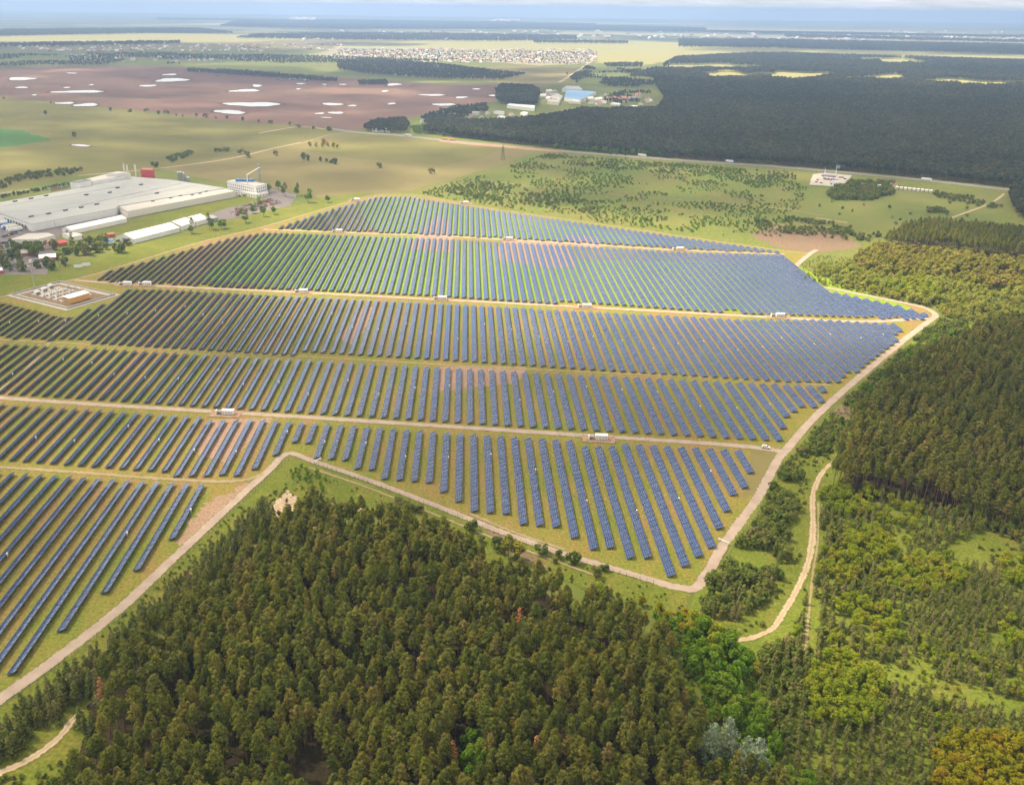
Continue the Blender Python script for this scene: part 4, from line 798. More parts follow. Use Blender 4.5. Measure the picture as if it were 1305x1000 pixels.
# the factory
mainP = [(40,286),(147,266),(151,262.5),(288,239.8),(216,229),(165,225),(89,242),(0,258),(-60,268),(-12,268)]
e, c, ro = block('factory_building', 'long white factory with a vast grey flat roof dotted with dark vents', 'factory', mainP, 7.5, MT['whitewall'], MT['roofgrey'])
def vents(ro, c, pts, z, s=(2.2, 1.1, 1.0)):
    vb = MB(); vb.box(-s[0], -s[1], 0, s[0], s[1], s[2]); vb.box(-s[0]*1.15, -s[1]*1.2, s[2], s[0]*1.15, s[1]*1.2, s[2]+.25)
    me = vb.mesh('roof_vent', MT['darkmetal'])
    for x, y in pts: o = link('roof_vent', me, ro); g = G(x, y, z); o.location = (g[0]-c[0], g[1]-c[1], z+.2); o.rotation_euler = (0, 0, R(58))
vents(ro, c, [(62,273),(83.5,268.8),(103.7,265),(123.6,261),(39.6,253.6),(59,250),(19.4,257.3),(40,276.7),(150,240),(180,236),(200,247),(140,246),(110,249)], 7.5)
mb = MB()
for (x0, y0), (x1, y1) in [((5,262),(150,238)), ((30,279),(200,240)), ((100,262),(230,234)), ((150,255),(250,236))]:
    a, b = G(x0, y0, 7.75)-c, G(x1, y1, 7.75)-c; u = (b-a)/np.linalg.norm(b-a); n = np.array([-u[1], u[0]])*.5
    mb.add([(*(a+n), 8.0), (*(a-n), 8.0), (*(b-n), 8.0), (*(b+n), 8.0), (*(a+n), 7.7), (*(a-n), 7.7), (*(b-n), 7.7), (*(b+n), 7.7)], [(0, 3, 2, 1), (0, 1, 5, 4), (1, 2, 6, 5), (2, 3, 7, 6), (3, 0, 4, 7)])
mb.build('roof_seam', MT['metal'], ro)
mb = MB(); f = Frame((37,294), (-15,274)); f2 = Frame((37,294), (148,272))
for i in range(9):
    x = 5+i*7.5; a = f.a+f.u*x-c; b = f.a+f.u*(x+3.4)-c; n = -f.v*.0+np.array([f.v[0], f.v[1]])*(.4)
    mb.add([(*(a+n), .9), (*(b+n), .9), (*(b+n), 4.6), (*(a+n), 4.6)], [(0, 1, 2, 3)])
mb.build('dock_door', MT['dark'], e)
mb = MB()
for x in (3, 60, 104): a = f2.a+f2.u*x-f2.v*.25-c; b = f2.a+f2.u*(x+4)-f2.v*.25-c; mb.add([(*a, 0), (*b, 0), (*b, 4.5), (*a, 4.5)], [(0, 1, 2, 3)])
mb.build('gate', MT['darkmetal'], e)
e, c, ro = block('factory_hall', 'white factory hall with a pale roof in front of the grey main roof', 'factory', [(162,270),(300,244),(289,240.5),(151.5,263.5)], 7.0, MT['cream'], MT['roofpale'])
vents(ro, c, [(217.7,253),(230,250),(245,249),(255,247),(263,244.5),(195,257)], 7.0, (1.8, .9, .7))
block('factory_tower', 'tall square white block rising at the back of the factory roof', 'factory', [(89,232),(101,233),(116,229.5),(104,228.5)], 14, MT['whitewall'], MT['slate'], windows=0)
block('factory_tower', 'long white upper storey with dark flat roof behind the factory', 'factory', [(101,230.5),(118,231.5),(164,223.5),(160,219.5),(136,222),(120,226)], 11.5, MT['whitewall'], MT['roofpale'], windows=0)
block('factory_tower', 'narrow white penthouse on the back edge of the factory roof', 'factory', [(135,221.5),(150,222),(166,220),(150,218.5)], 15, MT['cream'], MT['roofpale'])
block('boiler_tower', 'red square tower beside the thin chimneys of the factory', 'building', [(179,216.5),(195,217),(196,214.5),(182,214)], 17, MT['red'], MT['rust'])
def chimney(name, label, px, h, r, m, group=None):
    h *= 1.15; r *= 1.6 if r < 1 else 1.25; g = G(*px); e = empty(name, (g[0], g[1], 0)); tag(e, label, 'chimney', group); mb = MB(); mb.cyl(0, 0, 0, h, r, r*.8, 12); mb.build('stack', m, e)
    mb = MB(); mb.cyl(0, 0, h-.6, h+.1, r*.95, r*.95, 12); mb.cyl(0, 0, h*.5, h*.5+.4, r*1.1, r*1.1, 12); mb.build('rim', MT['metal'], e); return e
chimney('chimney', 'thin cream chimney standing outermost beside the white penthouse', (160.2,229), 19, .8, MT['cream']); chimney('chimney', 'thin cream chimney standing between its twin and the red tower', (164.2,229.5), 18, .8, MT['cream']); chimney('chimney', 'thin pale chimney standing right in front of the red tower', (174.5,230.5), 19, .7, MT['white'])
for k, (x, y, h) in enumerate(((228.5,232,13),(232,232.4,13.5),(235.6,232.8,13),(238.6,233,7.5),(241.2,233.4,7.5))):
    g = G(x, y); e = empty('silo', (g[0], g[1], 0)); tag(e, ('tall grey silo in the cluster of three behind the factory roof', 'short grey silo beside the three tall ones')[k > 2], 'silo', 'silos behind the factory')
    mb = MB(); mb.cyl(0, 0, 0, h, 1.6, 1.6, 12); mb.build('tank', MT['metal'], e); mb = MB(); mb.cyl(0, 0, h, h+1, 1.65, .3, 12); mb.build('cap', MT['metal'], e)
e, c, ro = block('boiler_house', 'white boiler house with rows of dark windows and blue plant on top', 'building', [(289,230.5),(326,237.8),(340,234.5),(303,228.3)], 12, MT['white'], MT['roofpale'], windows=4)
mb = MB(); g = G(312,230.5,13)-c
for dx in (-11, -3, 5): mb.box(g[0]+dx, g[1]-3, 12.3, g[0]+dx+6.5, g[1]+3, 15.2)
mb.build('roof_plant', MT['blue'], e)
block('boiler_annex', 'low white annex with arched bays in front of the boiler house', 'building', [(303,244),(326,248.6),(342,245.5),(336,243)], 4, MT['white'], MT['roofpale'], windows=5)
st = chimney('flue_stack', 'tall grey steel stack fed by a slanting cream duct', (332.5,243), 29, 1.25, MT['metal'])
mb = MB(); g = G(315.5,234,13)-G(332.5,243); h0 = 12.5
mb.tube((g[0], g[1], h0), (g[0], g[1], 24), .8, 8); mb.tube((g[0], g[1], 23.6), (1.5, 0, 29.5), .8, 8); mb.build('duct', MT['cream'], st)
hall('storage_tent', 'long white tent hall beside the dark yard of the factory', 'tent hall', (92,299), (162,283.5), 15, 4.5, 7.2, MT['tent'], MT['tent'])
hall('storage_tent', 'biggest white tent hall on the lawn facing the solar panels', 'tent hall', (171,310.5), (229,295.6), 25, 4.6, 8.5, MT['tent'], MT['tent'])
hall('storage_tent', 'middle white tent hall joined to the big one', 'tent hall', (232,294), (249,288.6), 23, 5, 8.8, MT['tent'], MT['tent'])
hall('storage_tent', 'small white tent hall beside the two narrow dark trees', 'tent hall', (251,288), (266,284), 22, 5, 8.6, MT['tent'], MT['tent'])
hall('shed', 'grey metal shed at the end of the white tent halls', 'shed', (267,284.5), (278,281.5), 16, 4, 5.5, MT['metal'], MT['metal'])
block('low_building', 'low cream building with a broad flat roof in the asphalt yard', 'building', [(10,306),(48,305.5),(70,300),(62,296.8),(35,297.8)], 5, MT['cream'], MT['roofpale'], windows=6)
block('low_building', 'small white annex at the end of the long tent hall', 'building', [(79,297.5),(92,302.5),(107,299.5),(96,296)], 4, MT['white'], MT['roofpale'])
for lab, pa, pb, d, e_, r_, wm, rm in [('brick shed with a white gabled roof by the factory trees', (51,334), (72,332), 12, 3.4, 5.4, 'brick', 'white'), ('brick shed with a pale roof half hidden by dark trees', (28,327), (46,325), 9, 3, 5, 'brick', 'roofpale'),
    ('red-roofed kiosk in the yard beside the low cream building', (59,317), (71,315.5), 8, 3, 4.4, 'white', 'red'), ('red-roofed shed under the tall dark spruce', (75,314.5), (86,312.5), 9, 3, 4.6, 'brick', 'red'),
    ('small orange hut among the bushes of the yard', (110,320), (117,318.6), 5, 2.6, 3.6, 'orange', 'roofpale'), ('red shed at the corner of the biggest tent hall', (139,303), (147,301.4), 7, 3, 4, 'red', 'rust'), ('white hut with a blue sheet roof in front of the tent halls', (134,312), (146,310), 7, 3, 4, 'white', 'blue'), ('red shed cut by the picture edge', (-8,350), (4,348.5), 8, 3, 4.5, 'red', 'white')]:
    hall('shed', lab, 'shed', pa, pb, d, e_, r_, MT[wm], MT[rm])
# lorries at the docks and on the roads
def lorry(label, x, y, rz, box, cab, group=None, s=1.0):
    e = empty('lorry', (x, y, 0), rz, s); tag(e, label, 'lorry', group)
    mb = MB(); mb.box(-6.5, -1.25, 1.15, 5.2, 1.25, 3.9); mb.build('trailer', MT[box], e)
    mb = MB(); mb.extrude_y([(5.5, .6), (7.9, .6), (7.9, 2.1), (7.5, 3.2), (5.5, 3.3)], -1.2, 1.2); ca = mb.build('cab', MT[cab], e)
    mb = MB(); mb.add([(7.93, -1.0, 2.15), (7.93, 1.0, 2.15), (7.56, 1.0, 3.05), (7.56, -1.0, 3.05)], [(0, 1, 2, 3)]); mb.build('windscreen', MT['dark'], ca)
    mb = MB(); mb.box(-6.3, -.5, .75, 7.4, .5, 1.15); mb.build('chassis', MT['darkmetal'], e)
    for wx in (-5.2, -4, 6.5):
        for wy in (-1.1, 1.1): mb = MB(); mb.tube((wx, wy-.16, .5), (wx, wy+.16, .5), .5, 10); mb.build('wheel', MT['black'], e)
f = Frame((37,294), (-15,274))
for i, (bx, cb_) in enumerate((('white','white'),('wrap','white'),('white','blue'),('cream','white'),('blue','blue'),('white','red'),('white','white'))):
    p = f.a+f.u*(6.5+i*7.5)+f.v*(8.5+random.uniform(0, 2)); rz = math.atan2(f.v[1], f.v[0])
    lorry(['white lorry with a white cab','buff lorry with a white cab','white lorry with a blue cab','cream lorry with a white cab','blue lorry with a blue cab','white lorry with a red cab','white lorry parked outermost'][i]+' backed up to the factory docks', p[0], p[1], rz, bx, cb_, 'lorries at the docks')
for x, y, bx, cb_, lab in ((575,179.3,'orange','orange','orange lorry on the highway by the red embankment'),(568,178.7,'orange','white','orange lorry with a white cab on the highway'),(818,199.5,'white','white','white lorry on the highway under the great forest'),(930,207.3,'white','blue','white lorry with blue cab on the highway'),(520,173.8,'cream','white','cream lorry on the highway past the white sheds'),(1180,230.3,'white','white','white lorry on the highway past the filling station')):
    g = G(x, y); g2 = G(x+10, y+.9); lorry(lab, g[0], g[1], math.atan2(g2[1]-g[1], g2[0]-g[0]), bx, cb_)
for k in range(46):
    u_, v_ = random.random(), random.random(); x = 290+u_*58+v_*8; y = 270-u_*17+v_*7; g = G(x, y); e = empty('pallet_stack', (g[0], g[1], 0), R(58)); hN = random.choice((2, 3, 3, 4)); mt_ = random.choice(('timber','timber','wrap','brick'))
    tag(e, {'timber': 'brown stack of timber pallets in the storage field behind the trees', 'wrap': 'pale wrapped stack in the storage field of pallets', 'brick': 'reddish stack of crates in the storage field of pallets'}[mt_], 'pallet stack', {'timber': 'brown pallet stacks', 'wrap': 'pale pallet stacks', 'brick': 'reddish pallet stacks'}[mt_])
    mb = MB(); w_ = random.uniform(1.6, 4.5); d_ = random.uniform(1.2, 2.4)
    for i in range(hN): j = random.uniform(-.1, .1); mb.box(-w_+j, -d_, i*.8, w_+j, d_, i*.8+.66)
    mb.build('load', MT[mt_], e); mb = MB()
    for i in range(hN): mb.box(-w_*.9, -d_*.9, i*.8+.66, w_*.9, d_*.9, i*.8+.8)
    mb.build('pallets', MT['darkmetal'], e)
# parked cars: one small body shared by all
cmesh = []
for m_ in ('white', 'metal', 'dark', 'red', 'blue'):
    mb = MB(); mb.extrude_y([(-2.2, .35), (2.15, .35), (2.2, .75), (1.1, 1.0), (-2.1, 1.05)], -.88, .88, 0)
    mb.add([(-2.0, -.8, 1.0), (1.1, -.8, 1.0), (.45, -.66, 1.5), (-1.7, -.66, 1.5), (-2.0, .8, 1.0), (1.1, .8, 1.0), (.45, .66, 1.5), (-1.7, .66, 1.5)], [(3, 2, 6, 7), (0, 1, 2, 3), (4, 7, 6, 5), (0, 3, 7, 4), (1, 5, 6, 2)], 1)
    for wx in (-1.4, 1.35):
        for wy in (-.8, .8): mb.tube((wx, wy-.1, .33), (wx, wy+.1, .33), .33, 8, 1)
    cmesh.append((m_, mb.mesh('parked_car', [MT[m_], MT['black']])))
def cars(pts, rz, where, group):
    for x, y in pts:
        g = G(x, y); n_, me_ = random.choice(cmesh); o = link('parked_car', me_); o.location = (g[0], g[1], lv[0]); o.rotation_euler = (0, 0, rz+random.choice((0, math.pi))+random.uniform(-.06, .06))
        c_ = {'metal': 'silver', 'dark': 'black'}.get(n_, n_); tag(o, f'small {c_} car {where}', 'car', f'{c_} cars {group}')
cars([(66+2.9*i, 243.6-.62*i) for i in range(8)], 1.9, 'parked along the lane behind the factory', 'along the factory lane')
cars([(4+3.2*i, 302.5-.9*i) for i in range(6)]+[(2+3.4*i, 311-.4*i) for i in range(3)], 1.0, 'parked in the asphalt yard of the factory', 'in the factory yard')
cars([(306+3.3*i, 250.5-.2*i) for i in range(9)]+[(345,256),(349,258),(353,257),(150,308),(154,311),(158,307)], .9, 'parked by the boiler house and tents', 'by the boiler house')
cars([(1042,230),(1040,233),(1046,234),(1074,227),(1077,229),(1070,227)], .5, 'parked at the filling station', 'at the filling station')
# scrap and gear in the yard by the red sheds
for k in range(26):
    g = G(random.uniform(16, 50), random.uniform(332, 342)); e = empty('scrap_pile', (g[0], g[1], 0), random.uniform(0, 3)); tag(e, 'grey heap of building material in the yard by the red sheds', 'material pile', 'piles in the yard by the red sheds'); mb = MB()
    for i in range(4): a = random.uniform(.8, 2); mb.box(-a+i*.3, -a*.6, i*.4, a+i*.3, a*.6, i*.4+.36)
    mb.build('load', MT[random.choice(('concrete','metal','slate','wrap'))], e)

# transformer yard
f = Frame((86,394.5), (142,378)); TW_, TD_ = 44.0, 70.5
rt = np.array([f.a+f.u*x+f.v*y for x, y in ((-3,-3),(TW_+3,-3),(TW_+3,TD_+3),(-3,TD_+3))]); patch('concrete_apron', rt, MT['gravel'], Z(), world=True)
rt = np.array([f.a+f.u*x+f.v*y for x, y in ((4,4),(TW_-4,4),(TW_-4,TD_-4),(4,TD_-4))]); patch('yard_gravel', rt, MT['heath'], Z(), world=True)
rt = np.array([f.a+f.u*x+f.v*y for x, y in ((10,18),(TW_-8,18),(TW_-8,TD_-10),(10,TD_-10))]); patch('yard_gravel', rt, MT['gravel'], Z(), world=True)
def at(fr, x, y): p = fr.a+fr.u*x+fr.v*y; return (p[0], p[1], 0)
e = empty('perimeter_wall', at(f, 0, 0), f.rz); tag(e, 'pale concrete wall round the transformer yard', 'wall'); mb = MB()
for x0, y0, x1, y1 in ((0,0,TW_,.3),(0,TD_-.3,TW_,TD_),(0,.3,.3,TD_-.3),(TW_-.3,.3,TW_,TD_-.3)): mb.box(x0, y0, 0, x1, y1, 1.9)
mb.build('wall', MT['concrete'], e); mb = MB()
for i in range(12): mb.box(i*4-.15, -.15, 0, i*4+.15, -.003, 2.1)
for i in range(18): mb.box(-.15, i*4-.15, 0, -.003, i*4+.15, 2.1)
mb.build('post', MT['concrete'], e)
def place(fr, q): x, y = fr.loc(q); return x, y
e = hall('control_building', 'orange control building with a white roof in the transformer yard', 'building', (89.5,388), (115,380.5), 9, 4.9, 5.5, MT['orange'], MT['white'])
for q, lab in (((48,376),'big white transformer at the back of the transformer yard'),((57,372),'big white transformer beside the grey bus frames'),((65,368),'white transformer nearest the mast side of the yard')):
    x, y = f.loc(q); e = empty('power_transformer', at(f, x, y), f.rz, .8); tag(e, lab, 'transformer'); mb = MB(); mb.box(-2.6, -1.6, .4, 2.6, 1.6, 4); mb.build('tank', MT['white'], e)
    for sy in (-2.3, 1.75):
        mb = MB()
        for i in range(7): mb.box(-2.3+i*.68, sy, .9, -2.3+i*.68+.3, sy+.55, 3.6)
        mb.build('radiator', MT['metal'], e)
    mb = MB()
    for i in range(3): mb.cyl(-1.4+i*1.4, 0, 4, 6, .28, .12, 8)
    mb.build('bushing', MT['cream'], e); mb = MB(); mb.tube((-2.2, .8, 4.8), (1.6, .8, 4.8), .5, 10); mb.build('conservator', MT['white'], e)
gl = 'steel bus frames of the transformer yard'
for i in range(4):
    for j in range(3):
        e = empty('bus_frame', at(f, 12+i*6.2, 24+j*8.5), f.rz); tag(e, 'grey steel bus frame in the middle of the transformer yard', 'bus frame', gl); mb = MB()
        for x in (-2.4, 2.4): mb.box(x-.12, -.12, 0, x+.12, .12, 4.6)
        mb.box(-2.6, -.15, 4.6, 2.6, .15, 4.9); mb.build('gantry', MT['metal'], e); mb = MB()
        for x in (-1.8, 0, 1.8): mb.cyl(x, 0, 4.9, 5.9, .18, .12, 6)
        mb.build('insulator', MT['brick'], e); mb = MB()
        mb.box(-1.8, 1.8, .1, -.6, 2.9, 1.9); mb.box(.5, 1.8, .1, 1.7, 2.9, 1.9); mb.build('cabinet', MT['metal'], e)
def pole(name, label, cat, px, h, m, r=.14, arm=0, group=None, cap=True):
    g = G(*px); e = empty(name, (g[0], g[1], 0), R(60)); tag(e, label, cat, group); mb = MB(); mb.cyl(0, 0, 0, h, r*1.3, r*.6, 8); mb.build('mast', m, e)
    mb = MB()
    if arm: mb.box(-arm, -.08, h-.6, arm, .08, h-.4)
    mb.cyl(0, 0, h, h+.7, r*.8, .03, 6); mb.box(-.5, -.5, -.05, .5, .5, .25); mb.build('fitting', MT['concrete'], e)
pole('lightning_mast', 'thin pale mast at the back corner of the transformer yard', 'mast', (44.5,369), 19, MT['concrete'], .3)
for q in ((77,343),(84,341)): pole('utility_pole', 'slim wooden pole standing on the grass next to the white boards', 'pole', q, 8, MT['greybark'], .18, 1.0, 'poles on the grass')
for q in ((71,291),(189,248),(17,320),(69,336)): pole('lamp_post', 'slim lamp post in the factory yard', 'lamp post', q, 10, MT['metal'], .16, .8, 'lamp posts of the factory')
for q, lab in (((100,342.5),'blank white board on the grass nearer the transformer yard'),((110.5,340.3),'blank white board on the grass nearer the tent halls')):
    g = G(*q); e = empty('billboard', (g[0], g[1], 0), R(22)); tag(e, lab, 'billboard'); mb = MB(); mb.box(-3.4, -.1, 1.2, 3.4, .1, 4); mb.build('board', MT['white'], e); mb = MB()
    for x in (-2.6, 2.6): mb.box(x-.12, .1, 0, x+.12, .3, 3.9)
    mb.build('leg', MT['darkmetal'], e)
# transformer stations along the tracks
for i, (x, y, k) in enumerate(STATIONS):
    g = G(x, y); e = empty('transformer_station', (g[0], g[1], 0), R(-2)); tag(e, 'white container transformer station '+{(160,363.5): 'at the end of the track by the transformer yard', (185,363.5): 'second along the track from the transformer yard', (384,373): 'under the brownish-green panels of the long track', (561,382): 'between bright green and brown panel strips', (745,392): 'where the bright green strip turns blue', (991,404): 'closest to the sunlit thicket', (287,528): 'on brown soil with dark panels around', (762,560): 'above the blue wedge strip', (453,256): 'at the outer corner by the stubble field', (592,260): 'on the far edge by the bushy pasture', (647,306): 'beside the pinkish bare soil', (864,319): 'on the far track towards the heath', (430,296): 'on the far track near the green corner'}[(x, y)], 'transformer station')
    mb = MB(); mb.box(-1.4, -1.35, .35, 5.2, 1.35, 3.0); mb.build('container', MT['white'], e); mb = MB(); mb.box(-1.55, -1.5, 3.0, 5.35, 1.5, 3.16); mb.build('roof', MT['white'], e)
    mb = MB(); mb.box(-5.4, -1.6, 0, 5.6, 1.6, .35); mb.build('plinth', MT['concrete'], e); mb = MB(); mb.box(-4.2, -.9, .35, -2.2, .9, 2.3)
    for j in range(6): mb.box(-4.1+j*.34, -1.15, .6, -4.1+j*.34+.12, -.903, 2.0)
    mb.build('transformer', MT['metal'], e); mb = MB()
    for x0 in (-1.1, .6, 2.3, 3.7): mb.box(x0, -1.40, .5, x0+1.1, -1.353, 2.6)
    mb.build('door', MT['wrap'], e); mb = MB(); mb.box(-5.3, -1.1, .35, -4.7, 1.1, 2.6); mb.build('fire_wall', MT['white'], e)
    g2 = [(g[0]+a, g[1]+b) for a, b in ((-9, -4), (9, -5), (10, 4), (-9, 5))]; patch('station_pad', g2, MT['bare'], Z(), .4, world=True, step=1)
# white van at the junction
g = G(976, 571.5); g2 = G(986, 573.0); e = empty('car', (g[0], g[1], .40), math.atan2(g2[1]-g[1], g2[0]-g[0])); tag(e, 'white estate car driving up to the track junction', 'car')
mb = MB(); mb.extrude_y([(-2.2, .35), (2.15, .35), (2.2, .75), (1.9, .92), (1.1, 1.0), (-2.1, 1.05), (-2.25, .8)], -.88, .88)
mb.add([(-2.05, -.82, 1.05), (1.1, -.82, 1.0), (.45, -.66, 1.55), (-1.75, -.66, 1.58), (-2.05, .82, 1.05), (1.1, .82, 1.0), (.45, .66, 1.55), (-1.75, .66, 1.58)], [(3, 2, 6, 7), (0, 3, 7, 4), (0, 1, 2, 3), (4, 7, 6, 5)]); bo = mb.build('body', MT['white'], e)
mb = MB(); mb.add([(1.09, -.76, 1.03), (1.09, .76, 1.03), (.48, .62, 1.54), (.48, -.62, 1.54)], [(0, 1, 2, 3)]); mb.v = [(x+.015, y, z+.01) for x, y, z in mb.v]; mb.build('windscreen', MT['dark'], bo)
mb = MB()
for sy in (-1, 1): mb.add([(-1.85, sy*.815, 1.1), (.95, sy*.815, 1.08), (.42, sy*.69, 1.5), (-1.7, sy*.685, 1.52)], [(0, 1, 2, 3)])
mb.build('side_window', MT['dark'], bo)
for wx in (-1.4, 1.35):
    for wy in (-.82, .82):
        mb = MB(); mb.tube((wx, wy-.1, .33), (wx, wy+.1, .33), .33, 12); w_ = mb.build('wheel', MT['black'], e); mb = MB(); mb.tube((wx, wy-.11, .33), (wx, wy+.11, .33), .19, 8); mb.build('rim', MT['metal'], w_)
for wy in (-.6, .6): mb = MB(); mb.box(2.17, wy-.18, .62, 2.215, wy+.18, .78); mb.build('headlight', MT['cream'], e)
# barriers across the perimeter track, perimeter fence
for (pa, pb), lab in ((((401,590.5),(409,586.5)),'white barrier on the track under the first blue rows'),(((916,689.5),(928,694.5)),'white barrier across the track at the edge of the wedge strip')):
    a = G(*pa); b = G(*pb); L = float(np.linalg.norm(b-a)); e = empty('barrier', (a[0], a[1], .40), math.atan2(b[1]-a[1], b[0]-a[0])); tag(e, lab, 'barrier')
    mb = MB(); mb.box(0, -.14, .85, L, .14, 1.15); mb.build('boom', MT['white'], e); mb = MB(); mb.box(-.25, -.25, 0, .25, .25, 1.3); mb.build('post', MT['white'], e); mb = MB(); mb.box(L-.2, -.2, 0, L+.2, .2, 1.2); mb.build('post', MT['white'], e)
def fence(label, poly, off, h=2.1, sp=3.0):
    P = smooth(GP(poly), 8); T = np.gradient(P, axis=0); T /= np.linalg.norm(T, axis=1)[:, None]; P = P+np.stack([-T[:, 1], T[:, 0]], 1)*off
    d = np.r_[0, np.cumsum(np.linalg.norm(np.diff(P, axis=0), axis=1))]; n = int(d[-1]/sp); X = np.interp(np.arange(n)*sp, d, P[:, 0]); Y = np.interp(np.arange(n)*sp, d, P[:, 1])
    e = empty('wire_fence', (X[0], Y[0], 0)); tag(e, label, 'fence'); mb = MB(); wb = MB()
    for i in range(n):
        x, y = X[i]-X[0], Y[i]-Y[0]; mb.cyl(x, y, 0, h, .06, .06, 5)
        if i:
            for z in (.3, .75, 1.2, 1.65, 2.05): wb.tube((X[i-1]-X[0], Y[i-1]-Y[0], z), (x, y, z), .018, 3)
    mb.build('post', MT['darkmetal'], e); wb.build('wire', MT['darkmetal'], e)
fence('dark wire fence along the track below the blue wedge strip', [(400,588),(470,612),(560,646),(640,678),(720,706),(800,730),(850,744)], -2.6)
fence('dark wire fence along the track beside the corner strip', [(0,893),(60,850),(150,780),(225,710),(300,640),(345,598),(368,580)], -3.6)
fence('dark wire fence along the track beside the right-hand bushes', [(905,733),(928,692),(968,637),(995,590),(1008,573),(1043,531),(1093,486),(1152,437)], -3.4)
# pylon, filling station, works, houses
g = G(641,204); e = empty('power_pylon', (g[0], g[1], 0), R(20)); tag(e, 'dark lattice power pylon between the stubble field and the pasture', 'pylon'); mb = MB()
for sx in (-1, 1):
    for sy in (-1, 1): mb.tube((sx*2.4, sy*2.4, 0), (sx*.5, sy*.5, 20), .22, 4); mb.tube((sx*.5, sy*.5, 20), (0, 0, 24), .16, 4)
for i in range(6):
    z0 = i*3.3; z1 = z0+3.3; a = 2.4-1.9*z0/20; b = 2.4-1.9*z1/20
    for p, q in (((-a, -a), (b, -b)), ((a, -a), (b, b)), ((a, a), (-b, b)), ((-a, a), (-b, -b))): mb.tube((*p, z0), (*q, z1), .12, 4)
mb.build('lattice', MT['darkmetal'], e); mb = MB()
for z in (16, 19.5): mb.tube((-4.2, 0, z), (4.2, 0, z), .18, 4); mb.tube((-4.2, 0, z), (0, 0, z+1.2), .1, 4); mb.tube((4.2, 0, z), (0, 0, z+1.2), .1, 4)
mb.build('crossarm', MT['darkmetal'], e)
patch('forecourt', [(1031,236),(1036,222.5),(1052,220.5),(1086,224),(1078,232),(1070,239),(1050,237)], MT['gravel'], Z(), .6)
f = Frame((1046,229), (1064,230.5)); e = f.root('filling_station_canopy'); tag(e, 'violet canopy over the pumps of the filling station', 'canopy'); mb = MB(); mb.box(0, 0, 4.8, f.L, 12, 5.9); mb.build('roof', MT['purple'], e)
for x in (3, f.L-3):
    for y in (3, 9): mb = MB(); mb.box(x-.3, y-.3, 0, x+.3, y+.3, 4.8); mb.build('post', MT['white'], e)
for x in (5, f.L/2, f.L-5): mb = MB(); mb.box(x-.5, 5.4, .95, x+.5, 6.4, 2.4); mb.build('pump', MT['red'], e)
block('shop', 'white flat-roofed shop on the forecourt of the filling station', 'building', [(1058,232),(1070,233),(1071,230.5),(1060,229.8)], 4.5, MT['white'], MT['roofpale'], windows=4)
block('shop', 'small white kiosk in front of the filling station shop', 'building', [(1061,237.5),(1068,238),(1069,236.4),(1062,236)], 3.2, MT['white'], MT['roofpale'])
pole('price_sign', 'white pole at the entrance of the filling station', 'sign', (1050.6,224), 11, MT['white'], .4, 1.2); pole('flag_mast', 'tall white mast with a pale board at the filling station', 'sign', (1064.4,226), 18, MT['white'], .35)
g = G(1064.4,226); mb = MB(); mb.box(g[0]+.5, g[1]-.1, 13, g[0]+5, g[1]+.1, 17); tag(mb.build('sign_board', MT['sky_blue']), 'pale blue board high on the filling station mast', 'sign')
for x, y, lab in ((1088,236.5,'small white shed among the trees beside the filling station'),(1099,237.5,'long white shed among the trees beside the filling station'),(1119,238.7,'pale shed at the end of the filling station thicket')): hall('shed', lab, 'shed', (x-3, y+.3), (x+3, y+.6), 6, 3, 4, MT['white'], MT['white'])
hall('shed', 'orange-roofed house at the end of the filling station thicket', 'house', (1134,238), (1142,238.8), 9, 3, 5, MT['cream'], MT['rust'])
for i, (x, y) in enumerate([(1143+5.4*j, 241.2+.55*j) for j in range(9)]):
    hall('garage', 'pale garage in the line along the lane by the highway', 'garage', (x-1.6, y), (x+1.6, y+.2), 6, 2.8, 3.4, MT['cream'], MT['white'], 'garages along the lane', door=False)
